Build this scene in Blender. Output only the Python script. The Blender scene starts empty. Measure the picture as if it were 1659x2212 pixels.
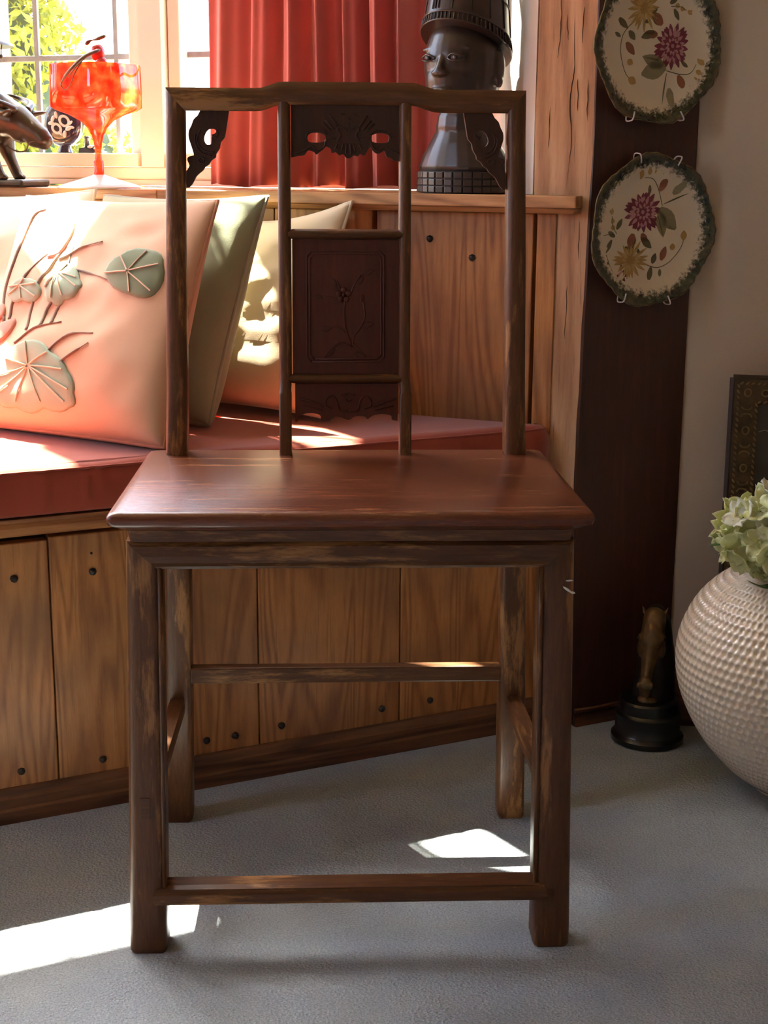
import bpy, bmesh, math, random
from mathutils import Vector, Matrix, noise, Quaternion
random.seed(7)
R = math.radians
S = bpy.context.scene
COL = S.collection

# ------------------------------------------------------------------ camera, sky, sun, exposure
F_PX, W_PX, H_PX = 3150.0, 1659.0, 2212.0
cam_d = bpy.data.cameras.new('camera'); cam = bpy.data.objects.new('camera', cam_d); COL.objects.link(cam)
pitch = math.atan((1106 - 350) / F_PX); roll = R(.4)
fw = Vector((0, math.cos(pitch), -math.sin(pitch))); r0 = Vector((1, 0, 0)); u0 = Vector((0, math.sin(pitch), math.cos(pitch)))
rt = r0 * math.cos(roll) + u0 * math.sin(roll); up = u0 * math.cos(roll) - r0 * math.sin(roll)
M = Matrix((rt, up, -fw)).transposed().to_4x4(); M.translation = Vector((0, 0, .88))
cam.matrix_world = M
cam_d.sensor_fit = 'VERTICAL'; cam_d.sensor_height = 24; cam_d.lens = F_PX / H_PX * 24; cam_d.clip_start = .05
S.camera = cam

wld = bpy.data.worlds.new('sky'); S.world = wld; wld.use_nodes = True
bg = wld.node_tree.nodes['Background']; bg.inputs[1].default_value = 2.7
sky = wld.node_tree.nodes.new('ShaderNodeTexSky'); sky.sky_type = 'NISHITA'; sky.sun_disc = False; sky.dust_density = 2.5; sky.air_density = .8
sky.sun_elevation = math.atan(1.66); sky.sun_rotation = -math.atan2(.553, .833)
wld.node_tree.links.new(sky.outputs[0], bg.inputs[0])

SUN_TAN = 1.66
sd = Vector((.553, -.833, -SUN_TAN)).normalized()
sun_d = bpy.data.lights.new('sun', 'SUN'); sun_d.energy = 115; sun_d.angle = R(.55); sun_d.color = (1, .9, .74)
sun = bpy.data.objects.new('sun', sun_d); COL.objects.link(sun); sun.location = (-4, 6, 8)
sun.rotation_euler = sd.to_track_quat('-Z', 'Y').to_euler()

vs = S.view_settings
vs.view_transform = 'Standard'; vs.look = 'None'; vs.exposure = 0; vs.gamma = 1; vs.use_curve_mapping = False
S.cycles.use_denoising = True
S.cycles.max_bounces = 8; S.cycles.diffuse_bounces = 4; S.cycles.transparent_max_bounces = 12
S.cycles.sample_clamp_indirect = 6

# ------------------------------------------------------------------ helpers
def tag(o, label=None, cat=None, group=None, kind=None):
    if label: o['label'] = label
    if cat: o['category'] = cat
    if group: o['group'] = group
    if kind: o['kind'] = kind
    return o
def obj(name, bm, mat, parent=None, smooth=False, sharp=None):
    me = bpy.data.meshes.new(name)
    bmesh.ops.recalc_face_normals(bm, faces=bm.faces)
    bm.to_mesh(me); bm.free()
    o = bpy.data.objects.new(name, me); COL.objects.link(o)
    for m in (mat if isinstance(mat, (list, tuple)) else [mat]): me.materials.append(m)
    if smooth:
        for p in me.polygons: p.use_smooth = True
        if sharp: me.set_sharp_from_angle(angle=R(sharp))
    if parent: o.parent = parent
    return o
def empty(name, loc=(0, 0, 0), rz=0, mat=None):
    o = bpy.data.objects.new(name, None); COL.objects.link(o); o.empty_display_size = .05
    if mat is not None: o.matrix_world = mat
    else: o.location = loc; o.rotation_euler = (0, 0, rz)
    return o
def dup(o, parent=None, loc=None):
    c = o.copy(); COL.objects.link(c)
    if parent: c.parent = parent
    if loc: c.location = loc
    for ch in list(o.children): dup(ch, c)
    return c
def box(bm, x0, x1, y0, y1, z0, z1, bev=0, seg=2):
    vs_ = [bm.verts.new((x, y, z)) for x in (x0, x1) for y in (y0, y1) for z in (z0, z1)]
    fs = [bm.faces.new([vs_[i] for i in q]) for q in ((0, 1, 3, 2), (4, 6, 7, 5), (0, 4, 5, 1), (2, 3, 7, 6), (0, 2, 6, 4), (1, 5, 7, 3))]
    if bev:
        es = list({e for f in fs for e in f.edges})
        bmesh.ops.bevel(bm, geom=es, offset=bev, segments=seg, affect='EDGES', profile=.5)
    return bm
def nbm(): return bmesh.new()
def bx(*a, **k): return box(nbm(), *a, **k)
def loft(bm, rings, cap=True, closed=False):
    R_ = [[bm.verts.new(p) for p in r] for r in rings]
    n = len(R_[0])
    pairs = list(zip(R_, R_[1:])) + ([(R_[-1], R_[0])] if closed else [])
    for a, b in pairs:
        for i in range(n):
            bm.faces.new((a[i], a[(i + 1) % n], b[(i + 1) % n], b[i]))
    if cap and not closed:
        bm.faces.new(R_[0][::-1]); bm.faces.new(R_[-1])
    return bm
def frame_along(pts):
    pts = [Vector(p) for p in pts]; T = []
    for i in range(len(pts)):
        a = pts[max(0, i - 1)]; b = pts[min(len(pts) - 1, i + 1)]; T.append((b - a).normalized())
    ref = Vector((0, 0, 1)) if abs(T[0].z) < .9 else Vector((1, 0, 0))
    n = (ref - T[0] * ref.dot(T[0])).normalized(); out = []
    for t in T:
        n = (n - t * n.dot(t)).normalized(); out.append((t, n, t.cross(n)))
    return pts, out
def tube(bm, pts, r, seg=8, flat=1.0):
    pts, fr = frame_along(pts); rings = []
    for i, (p, (t, n, b)) in enumerate(zip(pts, fr)):
        rr = r[i] if isinstance(r, (list, tuple)) else r
        rings.append([p + n * math.cos(2 * math.pi * k / seg) * rr * flat + b * math.sin(2 * math.pi * k / seg) * rr for k in range(seg)])
    return loft(bm, rings)
def ring(bm, c, ax1, ax2, ra, rb, r, seg=14, tseg=6):
    c = Vector(c); a1 = Vector(ax1); a2 = Vector(ax2); nn = a1.cross(a2).normalized(); rings = []
    for i in range(seg):
        t = 2 * math.pi * i / seg; d = a1 * math.cos(t) * ra + a2 * math.sin(t) * rb; dn = d.normalized()
        rings.append([c + d + dn * math.cos(2 * math.pi * k / tseg) * r + nn * math.sin(2 * math.pi * k / tseg) * r for k in range(tseg)])
    return loft(bm, rings, closed=True)
def lathe(bm, prof, seg=32, c=(0, 0, 0)):
    rings = [[(c[0] + r * math.cos(2 * math.pi * k / seg), c[1] + r * math.sin(2 * math.pi * k / seg), c[2] + z) for k in range(seg)] for r, z in prof]
    return loft(bm, rings)
def smooth_pts(pts, n=4):
    P = [Vector(p) for p in pts]; out = []
    for i in range(len(P) - 1):
        a, b, c, d = P[max(0, i - 1)], P[i], P[i + 1], P[min(len(P) - 1, i + 2)]
        for k in range(n):
            t = k / n
            out.append(.5 * (2 * b + (c - a) * t + (2 * a - 5 * b + 4 * c - d) * t * t + (3 * b - a - 3 * c + d) * t ** 3))
    out.append(P[-1]); return out
def plate_cut(outer, holes, to3, thick, flip=1):
    """flat sawn board: outline with holes, to3(x, z, depth) gives the point"""
    bm = nbm(); es = []
    for lp in [outer] + holes:
        v = [bm.verts.new((p[0], p[1], 0)) for p in lp]
        es += [bm.edges.new((v[i], v[(i + 1) % len(v)])) for i in range(len(v))]
    bmesh.ops.triangle_fill(bm, use_beauty=True, use_dissolve=False, edges=es)
    ret = bmesh.ops.extrude_face_region(bm, geom=bm.faces[:])
    top = [g for g in ret['geom'] if isinstance(g, bmesh.types.BMVert)]
    ts = set(top)
    for v in bm.verts: v.co = Vector(to3(v.co.x, v.co.y, thick if v in ts else 0))
    return bm
def ell(bm, c, r, rot=None, seg=16):
    m = Matrix.Translation(Vector(c)) @ ((rot.to_4x4()) if rot else Matrix.Identity(4)) @ Matrix.Diagonal((*r, 1))
    bmesh.ops.create_uvsphere(bm, u_segments=seg, v_segments=max(6, seg // 2 + 2), radius=1, matrix=m)
def cap(bm, p1, r1, p2, r2, n=8):
    p1, p2 = Vector(p1), Vector(p2)
    q = (p2 - p1).to_track_quat('Z', 'Y'); L = (p2 - p1).length; rings = []
    for i in range(7):
        a = -math.pi / 2 + math.pi / 2 * i / 6; rings.append((max(1e-5, r1 * math.cos(a)), r1 * math.sin(a)))
    for i in range(7):
        a = math.pi / 2 * i / 6; rings.append((max(1e-5, r2 * math.cos(a)), L + r2 * math.sin(a)))
    rr = [[p1 + q @ Vector((r * math.cos(2 * math.pi * k / 14), r * math.sin(2 * math.pi * k / 14), z)) for k in range(14)] for r, z in rings]
    loft(bm, rr)
def rotv(axis, deg): return Matrix.Rotation(R(deg), 3, axis)
def organic(name, bm, mat, parent, voxel, it=6, fac=.5):
    """fuse overlapping blobs into one continuous smooth skin"""
    me = bpy.data.meshes.new('tmp'); bmesh.ops.recalc_face_normals(bm, faces=bm.faces); bm.to_mesh(me); bm.free()
    t = bpy.data.objects.new('tmp', me); COL.objects.link(t)
    m = t.modifiers.new('r', 'REMESH'); m.mode = 'VOXEL'; m.voxel_size = voxel; m.use_smooth_shade = True
    s = t.modifiers.new('s', 'SMOOTH'); s.factor = fac; s.iterations = it
    dg = bpy.context.evaluated_depsgraph_get(); ev = t.evaluated_get(dg)
    me2 = bpy.data.meshes.new_from_object(ev); me2.name = name
    bpy.data.objects.remove(t); bpy.data.meshes.remove(me)
    o = bpy.data.objects.new(name, me2); COL.objects.link(o); me2.materials.clear(); me2.materials.append(mat)
    for p in me2.polygons: p.use_smooth = True
    if parent: o.parent = parent
    return o

# ------------------------------------------------------------------ materials
def new_mat(name):
    m = bpy.data.materials.new(name); m.use_nodes = True; nt = m.node_tree
    return m, nt, nt.nodes['Principled BSDF'], nt.nodes['Material Output']
def N(nt, t, **k):
    n = nt.nodes.new(t)
    for a, v in k.items():
        if a.startswith('i_'):
            key = a[2:]; n.inputs[int(key) if key.isdigit() else key.replace('_', ' ')].default_value = v
        else: setattr(n, a, v)
    return n
def ramp(nt, fac, stops):
    r = nt.nodes.new('ShaderNodeValToRGB'); e = r.color_ramp.elements
    while len(e) < len(stops): e.new(.5)
    for q, (p, c) in zip(e, stops): q.position = p; q.color = (*c, 1) if len(c) == 3 else c
    nt.links.new(fac, r.inputs[0]); return r
def mixc(nt, fac, a, b, mode='MIX'):
    m = nt.nodes.new('ShaderNodeMix'); m.data_type = 'RGBA'; m.blend_type = mode
    for s, v in ((0, fac), (6, a), (7, b)):
        if hasattr(v, 'is_output') or hasattr(v, 'links'): nt.links.new(v, m.inputs[s])
        else: m.inputs[s].default_value = v if s == 0 else (*v, 1)
    return m.outputs[2]
def plain(name, c, rough=.5, metal=0, var=.0, scale=30, bump=0, coat=0, sheen=0, spec=None, bscale=None, trans=0):
    m, nt, b, o = new_mat(name)
    b.inputs['Roughness'].default_value = rough; b.inputs['Metallic'].default_value = metal
    if coat: b.inputs['Coat Weight'].default_value = coat; b.inputs['Coat Roughness'].default_value = .08
    if sheen: b.inputs['Sheen Weight'].default_value = sheen
    if spec is not None: b.inputs['Specular IOR Level'].default_value = spec
    tc = N(nt, 'ShaderNodeTexCoord')
    ns = N(nt, 'ShaderNodeTexNoise', i_Scale=scale, i_Detail=5.0); nt.links.new(tc.outputs['Object'], ns.inputs['Vector'])
    if var:
        r = ramp(nt, ns.outputs[0], [(.3, tuple(x * (1 - var) for x in c)), (.7, tuple(min(1, x * (1 + var)) for x in c))])
        nt.links.new(r.outputs[0], b.inputs['Base Color']); colsock = r.outputs[0]
    else: b.inputs['Base Color'].default_value = (*c, 1); colsock = None
    if bump:
        n2 = N(nt, 'ShaderNodeTexNoise', i_Scale=bscale or scale * 4, i_Detail=4.0); nt.links.new(tc.outputs['Object'], n2.inputs['Vector'])
        bp = N(nt, 'ShaderNodeBump', i_Strength=bump, i_Distance=.002); nt.links.new(n2.outputs[0], bp.inputs['Height']); nt.links.new(bp.outputs[0], b.inputs['Normal'])
    if trans:
        t = N(nt, 'ShaderNodeBsdfTranslucent'); t.inputs[0].default_value = (*c, 1)
        if colsock: nt.links.new(colsock, t.inputs[0])
        mx = N(nt, 'ShaderNodeMixShader', i_0=trans); nt.links.new(b.outputs[0], mx.inputs[1]); nt.links.new(t.outputs[0], mx.inputs[2]); nt.links.new(mx.outputs[0], o.inputs[0])
    return m
def wood(name, dark, mid, light, axis='Z', sc=1.0, rough=.5, wear=None, wear_amt=.5, bump=.25, rings=True, coat=0, stain=None, kr=85.0, pores=0):
    """grain runs along the given object axis; every board gets its own figure"""
    m, nt, b, o = new_mat(name)
    L = nt.links.new
    tc = N(nt, 'ShaderNodeTexCoord'); oi = N(nt, 'ShaderNodeObjectInfo')
    mul = N(nt, 'ShaderNodeMath', operation='MULTIPLY', i_1=37.0); L(oi.outputs['Random'], mul.inputs[0])
    add = N(nt, 'ShaderNodeVectorMath', operation='ADD'); L(tc.outputs['Object'], add.inputs[0]); L(mul.outputs[0], add.inputs[1])
    s1 = {'X': (4, 42, 42), 'Y': (42, 4, 42), 'Z': (42, 42, 4)}[axis]
    mp = N(nt, 'ShaderNodeMapping'); mp.inputs['Scale'].default_value = tuple(v * sc for v in s1); L(add.outputs[0], mp.inputs['Vector'])
    big = N(nt, 'ShaderNodeTexNoise', i_Scale=.28, i_Detail=2.0, i_Distortion=.6); L(mp.outputs[0], big.inputs['Vector'])
    fine = N(nt, 'ShaderNodeTexNoise', i_Scale=4.0, i_Detail=8.0, i_Roughness=.7); L(mp.outputs[0], fine.inputs['Vector'])
    if rings:   # growth rings: contour lines of a slow field
        k = N(nt, 'ShaderNodeMath', operation='MULTIPLY', i_1=kr); L(big.outputs[0], k.inputs[0])
        sn = N(nt, 'ShaderNodeMath', operation='SINE'); L(k.outputs[0], sn.inputs[0])
        mr = N(nt, 'ShaderNodeMapRange', i_1=-1.0, i_2=1.0, i_3=0.0, i_4=1.0); L(sn.outputs[0], mr.inputs[0])
        pw = N(nt, 'ShaderNodeMath', operation='POWER', i_1=1.6); L(mr.outputs[0], pw.inputs[0]); base = pw.outputs[0]
    else: base = big.outputs[0]
    mx = N(nt, 'ShaderNodeMath', operation='MULTIPLY_ADD', i_1=.33); L(base, mx.inputs[0])
    f2 = N(nt, 'ShaderNodeMath', operation='MULTIPLY', i_1=.74); L(fine.outputs[0], f2.inputs[0]); L(f2.outputs[0], mx.inputs[2])
    r = ramp(nt, mx.outputs[0], [(.22, light), (.48, mid), (.82, dark)]); c = r.outputs[0]
    if pores:
        pm_ = N(nt, 'ShaderNodeMapping'); pm_.inputs['Scale'].default_value = {'X': (9, 260, 260), 'Y': (260, 9, 260), 'Z': (260, 260, 9)}[axis]; L(add.outputs[0], pm_.inputs['Vector'])
        pn = N(nt, 'ShaderNodeTexNoise', i_Scale=1.0, i_Detail=3.0, i_Roughness=.6); L(pm_.outputs[0], pn.inputs['Vector'])
        pr_ = ramp(nt, pn.outputs[0], [(.60, (0, 0, 0)), (.70, (pores, pores, pores))]); c = mixc(nt, pr_.outputs[0], c, tuple(v * .45 for v in mid))
    if wear:
        wmp = N(nt, 'ShaderNodeMapping'); wmp.inputs['Scale'].default_value = {'X': (6, 40, 40), 'Y': (40, 6, 40), 'Z': (40, 40, 6)}[axis]; L(add.outputs[0], wmp.inputs['Vector'])
        wn = N(nt, 'ShaderNodeTexNoise', i_Scale=1.0, i_Detail=7.0, i_Roughness=.68); L(wmp.outputs[0], wn.inputs['Vector'])
        wr = ramp(nt, wn.outputs[0], [(.62 - wear_amt * .22, (0, 0, 0)), (.68 - wear_amt * .16, (.9, .9, .9))])
        c = mixc(nt, wr.outputs[0], c, wear)
    if stain:
        st = N(nt, 'ShaderNodeTexNoise', i_Scale=7.0, i_Detail=3.0); L(add.outputs[0], st.inputs['Vector'])
        sr = ramp(nt, st.outputs[0], [(.42, (0, 0, 0)), (.75, (.75, .75, .75))]); c = mixc(nt, sr.outputs[0], c, stain)
    # every board a touch lighter or darker
    hv = N(nt, 'ShaderNodeHueSaturation'); va = N(nt, 'ShaderNodeMapRange', i_1=0.0, i_2=1.0, i_3=.86, i_4=1.14); L(oi.outputs['Random'], va.inputs[0]); L(va.outputs[0], hv.inputs['Value']); L(c, hv.inputs['Color'])
    L(hv.outputs[0], b.inputs['Base Color']); b.inputs['Roughness'].default_value = rough; b.inputs['Specular IOR Level'].default_value = .36 if name.startswith('chair') and 'seat' not in name else .5
    if coat: b.inputs['Coat Weight'].default_value = coat; b.inputs['Coat Roughness'].default_value = .22
    bp = N(nt, 'ShaderNodeBump', i_Strength=bump, i_Distance=.0015); L(mx.outputs[0], bp.inputs['Height']); L(bp.outputs[0], b.inputs['Normal'])
    return m

CH_D, CH_M, CH_L = (.030, .010, .004), (.105, .040, .013), (.215, .090, .030)
chair_z = wood('chair wood upright grain', CH_D, CH_M, CH_L, 'Z', 1.3, .38, wear=(.32, .150, .050), wear_amt=.42, rings=False)
chair_x = wood('chair wood cross grain', CH_D, CH_M, CH_L, 'X', 1.3, .38, wear=(.33, .155, .052), wear_amt=.40, rings=False)
chair_y = wood('chair wood side grain', CH_D, CH_M, CH_L, 'Y', 1.3, .40, wear=(.33, .155, .052), wear_amt=.45, rings=False)
chair_seat = wood('chair seat lacquer', (.055, .013, .006), (.140, .038, .015), (.26, .095, .035), 'X', 1.8, .27, wear=(.30, .13, .05), wear_amt=.16, bump=.18, rings=False)
chair_carve = wood('chair carving dark lacquer', (.020, .008, .006), (.050, .018, .011), (.080, .032, .018), 'Z', 1.0, .42, rings=False)
chair_panel = wood('chair splat red lacquer', (.040, .008, .004), (.080, .017, .008), (.115, .028, .012), 'Z', 1.0, .5, rings=False)
oak_v = wood('waxed elm planks', (.26, .088, .022), (.48, .188, .050), (.61, .275, .084), 'Z', 1.0, .42, stain=(.20, .095, .04), pores=.5)
oak_x = wood('waxed elm rail', (.15, .05, .014), (.33, .13, .04), (.46, .20, .066), 'X', .9, .42)
oak_shelf = wood('pale oak shelf', (.24, .10, .034), (.46, .22, .085), (.60, .32, .135), 'X', .8, .45, pores=.5)
oak_dark = wood('dark skirting oak', (.05, .018, .008), (.12, .045, .018), (.20, .082, .032), 'X', .9, .40)
timber_pale = wood('old pale timber', (.34, .15, .065), (.58, .31, .155), (.70, .42, .24), 'Z', .6, .62, bump=.6, kr=40.0, pores=.8)
timber_dark = wood('old dark stained timber', (.022, .007, .004), (.060, .016, .008), (.105, .030, .014), 'Z', .6, .52, bump=.5, rings=False)
iron = plain('hand forged iron', (.035, .030, .028), .45, .6, var=.3, scale=80, bump=.4)
white_paint = plain('white gloss window paint', (.86, .78, .66), .35, coat=.3)
lead = plain('grey lead came', (.25, .24, .26), .5, .3, var=.15, scale=60)
plaster = plain('cream plaster', (.54, .42, .31), .9, var=.05, scale=6, bump=1.0, bscale=34)
plaster_white = plain('white plaster', (.80, .76, .69), .9, var=.03, scale=5, bump=.3, bscale=50)
black_gap = plain('deep gap shadow board', (.012, .009, .008), .9)
brick_out = plain('outside render', (.6, .57, .52), .9)
def glass_pane(name, tint=(1, 1, 1)):
    m, nt, b, o = new_mat(name); nt.nodes.remove(b)
    t = N(nt, 'ShaderNodeBsdfTransparent'); t.inputs[0].default_value = (*tint, 1)
    g = N(nt, 'ShaderNodeBsdfGlossy'); g.inputs['Roughness'].default_value = .02
    mx = N(nt, 'ShaderNodeMixShader', i_0=.05)
    nt.links.new(t.outputs[0], mx.inputs[1]); nt.links.new(g.outputs[0], mx.inputs[2]); nt.links.new(mx.outputs[0], o.inputs[0]); return m
pane_mat = glass_pane('window glass', (.97, .98, .97))

def carpet_mat():
    m, nt, b, o = new_mat('grey blue wool carpet'); L = nt.links.new
    tc = N(nt, 'ShaderNodeTexCoord')
    n1 = N(nt, 'ShaderNodeTexNoise', i_Scale=420.0, i_Detail=4.0, i_Roughness=.7); L(tc.outputs['Object'], n1.inputs['Vector'])
    n2 = N(nt, 'ShaderNodeTexNoise', i_Scale=9.0, i_Detail=5.0); L(tc.outputs['Object'], n2.inputs['Vector'])
    n3 = N(nt, 'ShaderNodeTexVoronoi', i_Scale=260.0); L(tc.outputs['Object'], n3.inputs['Vector'])
    r1 = ramp(nt, n1.outputs[0], [(.30, (.235, .280, .325)), (.5, (.415, .475, .535)), (.72, (.57, .625, .68))])
    r2 = ramp(nt, n2.outputs[0], [(.3, (.86, .87, .90)), (.7, (1.06, 1.05, 1.0))])
    c = mixc(nt, 1.0, r1.outputs[0], r2.outputs[0], 'MULTIPLY')
    L(c, b.inputs['Base Color']); b.inputs['Roughness'].default_value = 1; b.inputs['Specular IOR Level'].default_value = .1; b.inputs['Sheen Weight'].default_value = .15
    ad = N(nt, 'ShaderNodeMath', operation='ADD'); L(n1.outputs[0], ad.inputs[0]); L(n3.outputs['Distance'], ad.inputs[1])
    bp = N(nt, 'ShaderNodeBump', i_Strength=.8, i_Distance=.003); L(ad.outputs[0], bp.inputs['Height']); L(bp.outputs[0], b.inputs['Normal'])
    return m
def fabric(name, c, var=.06, weave=900, trans=0, sheen=.25, rough=.9):
    m, nt, b, o = new_mat(name); L = nt.links.new
    tc = N(nt, 'ShaderNodeTexCoord'); n1 = N(nt, 'ShaderNodeTexNoise', i_Scale=14.0, i_Detail=4.0); L(tc.outputs['Object'], n1.inputs['Vector'])
    r = ramp(nt, n1.outputs[0], [(.3, tuple(x * (1 - var) for x in c)), (.7, tuple(min(1, x * (1 + var)) for x in c))])
    L(r.outputs[0], b.inputs['Base Color']); b.inputs['Roughness'].default_value = rough; b.inputs['Sheen Weight'].default_value = sheen; b.inputs['Specular IOR Level'].default_value = .15
    n2 = N(nt, 'ShaderNodeTexNoise', i_Scale=weave, i_Detail=2.0); L(tc.outputs['Object'], n2.inputs['Vector'])
    bp = N(nt, 'ShaderNodeBump', i_Strength=.25, i_Distance=.0008); L(n2.outputs[0], bp.inputs['Height']); L(bp.outputs[0], b.inputs['Normal'])
    if trans:
        t = N(nt, 'ShaderNodeBsdfTranslucent'); L(r.outputs[0], t.inputs[0]); mx = N(nt, 'ShaderNodeMixShader', i_0=trans); L(b.outputs[0], mx.inputs[1]); L(t.outputs[0], mx.inputs[2]); L(mx.outputs[0], o.inputs[0])
    return m
carpet = carpet_mat()

# ------------------------------------------------------------------ frames of reference of the room
B_ANG = R(25.766); bd = Vector((math.cos(B_ANG), math.sin(B_ANG), 0)); bn = Vector((bd.y, -bd.x, 0))
B0 = Vector((-.518, 1.824, 0))                       # foot of the window seat
W_ANG = R(-24); wd = Vector((math.cos(W_ANG), math.sin(W_ANG), 0)); wn = Vector((wd.y, -wd.x, 0))
W0 = Vector((.224, 2.245, 0))                        # right end of the panelling behind it
def Wp(s, o, z=0): return W0 + wd * s + wn * o + Vector((0, 0, z))
def Bp(x, y, z=0): return B0 + bd * x - bn * y + Vector((0, 0, z))   # y into the bay
def WE(name, s=0, o=0, z=0): return empty(name, Wp(s, o, z), W_ANG)
def BE(name): return empty(name, B0, B_ANG)
HEAD, CEIL = 2.63, 2.76

# ------------------------------------------------------------------ room shell
def poly_slab(name, pts, z0, z1, mat):
    bm = nbm(); loft(bm, [[(p[0], p[1], z0) for p in pts], [(p[0], p[1], z1) for p in pts]]); return obj(name, bm, mat)
D0 = Vector((.3139, 2.2100, 0))                          # corner of the dark timber
D1 = D0 + bd * .181
RW = R(-8); rd = Vector((math.cos(RW), math.sin(RW), 0)); rn = Vector((rd.y, -rd.x, 0))
plan = [Bp(-1.62, 1.17), Bp(.29, 1.17), Wp(.05, -.26), D1 - bn * .06 , D1 + rd * 2.0 - rn * .1, Vector((2.5, -2.7, 0)), Vector((-2.3, -2.7, 0)), Vector((-2.3, 1.2, 0))]
tag(poly_slab('floor', plan, -.06, 0, carpet), 'grey blue wool carpet covering the whole room floor', 'floor', kind='structure')
tag(poly_slab('ceiling', plan, CEIL, CEIL + .08, plain('ceiling plaster', (.62, .57, .50), .9)), 'plain white plaster ceiling above the room', 'ceiling', kind='structure')
w = empty('wall_right', D1, RW)
obj('plaster', bx(-.004, 2.0, 0, .10, 0, CEIL), plaster, w); tag(w, 'cream lumpy plaster wall right of the dark timber post', 'wall', kind='structure')
tag(obj('wall_side', bx(2.38, 2.5, -2.7, 2.1, 0, CEIL), plaster), 'cream plaster wall at the far right side', 'wall', kind='structure')
w = empty('wall_left')                                # left wall, out of the frame; bare opening added for side fill light
obj('plaster', bx(-2.42, -2.3, -2.7, .3, 0, CEIL), plaster, w); obj('plaster', bx(-2.42, -2.3, .95, 1.25, 0, CEIL), plaster, w)
obj('plaster', bx(-2.42, -2.3, .3, .95, 0, 1.1), plaster, w); obj('plaster', bx(-2.42, -2.3, .3, .95, 2.1, CEIL), plaster, w)
obj('plaster', loft(nbm(), [[p + Vector((0, 0, z)) for p in (Bp(-1.62, 1.18), Bp(-1.72, 1.18), Vector((-2.42, 1.15, 0)), Vector((-2.3, 1.15, 0)))] for z in (0, CEIL)]), plaster, w)
tag(w, 'cream plaster wall at the left side of the room', 'wall', kind='structure')
tag(obj('wall_back', bx(-2.42, 2.5, -2.8, -2.7, 0, CEIL), plaster), 'cream plaster wall behind the viewer', 'wall', kind='structure')

# bay walls: right facet (seen) and centre facet (left of the frame)
w = WE('wall_bay')
obj('plaster', bx(-1.17, -.0, .022, .26, 0, .806), plaster_white, w)                    # below the shelf
obj('plaster', bx(-1.20, .02, .15, .30, 2.50, CEIL), plaster_white, w)                  # above the window
bm = nbm(); loft(bm, [[(-.150, .19, z), (-.008, .012, z), (-.008, .28, z), (-.150, .28, z)] for z in (.834, CEIL)]); obj('reveal', bm, plaster_white, w)
tag(w, 'white plastered bay wall between curtain and pale timber post', 'wall', kind='structure')
planks = [(-1.004, -.985), (-.983, -.722), (-.720, -.446), (-.444, -.269), (-.261, -.001)]
plank_nails = {1: [(-.965, .755), (-.76, .70)], 2: [(-.69, .75), (-.5, .74)], 3: [(-.36, .75)], 4: [(-.170, .764), (-.099, .737)]}
def nail(bm, x, y, z, r=.0058):
    rr = [[(x + r * k * math.cos(a) * (1 + .12 * math.sin(3 * a)), y - h, z + r * k * math.sin(a)) for a in [2 * math.pi * i / 8 for i in range(8)]] for k, h in ((1, 0), (.92, .0022), (.55, .0042), (.12, .0050))]
    loft(bm, rr)
    return bm
for i, (a, b) in enumerate(planks):
    p = obj('plank', bx(a, b, 0, .020, .40, .806, bev=.0015), oak_v, w)
    for (s, z) in plank_nails.get(i, []): obj('nail', nail(nbm(), s, 0, z), iron, p)
obj('plaster', bx(-.0, .10, .05, .28, 0, CEIL), plaster_white, w)
obj('gap_board', bx(-.004, .05, .024, .032, .35, .815), black_gap, w)
obj('gap_board', bx(-1.0, 0, .0205, .0218, .40, .80), black_gap, w)
obj('batten', bx(.006, .036, -.004, -.0005, .47, .806, bev=.001), oak_v, w)
w = BE('wall_bay_centre')
obj('plaster', bx(-1.62, .20, .86, 1.16, 0, .806), plaster_white, w)
obj('plaster', bx(-1.62, .29, 1.04, 1.18, HEAD, CEIL), plaster_white, w)
obj('plaster', bx(-.028, .27, 1.12, 1.15, 2.17, HEAD), plaster_white, w)  # unseen board added to block the sun and end the floor strip
obj('plaster', bx(.25, .29, 1.06, 1.17, .806, HEAD), plaster_white, w)
obj('plank', bx(-1.6, .19, .835, .858, .40, .806), oak_v, w)
obj('sill', bx(-1.62, .19, .80, 1.11, .808, .834), oak_shelf, w)
tag(w, 'white plastered centre wall of the window bay', 'wall', kind='structure')

# shelf over the panelling
w = WE('window_shelf')
bm = nbm(); box(bm, -1.02, -.644, -.04, .20, .8155, .8335, .002); obj('shelf_board', bm, oak_shelf, w)
bm = nbm(); box(bm, -.643, -.004, -.04, .20, .8155, .8335, .002); box(bm, -.006, .0765, -.04, -.0055, .8155, .8335, .002); obj('shelf_board', bm, oak_shelf, w)
bm = nbm(); loft(bm, [[(x, -.038, .8150), (x, -.026, .807), (x, -.0008, .807), (x, -.0008, .8150)] for x in (-1.02, -.002)])
loft(bm, [[(x, -.038, .8150), (x - (.006 if x > .05 else 0), -.026, .807), (x, -.0055, .807), (x, -.0055, .8150)] for x in (-.002, .074)])
obj('moulding', bm, oak_shelf, w)
tag(w, 'pale oak window shelf running above the panelled back', 'shelf')

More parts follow.
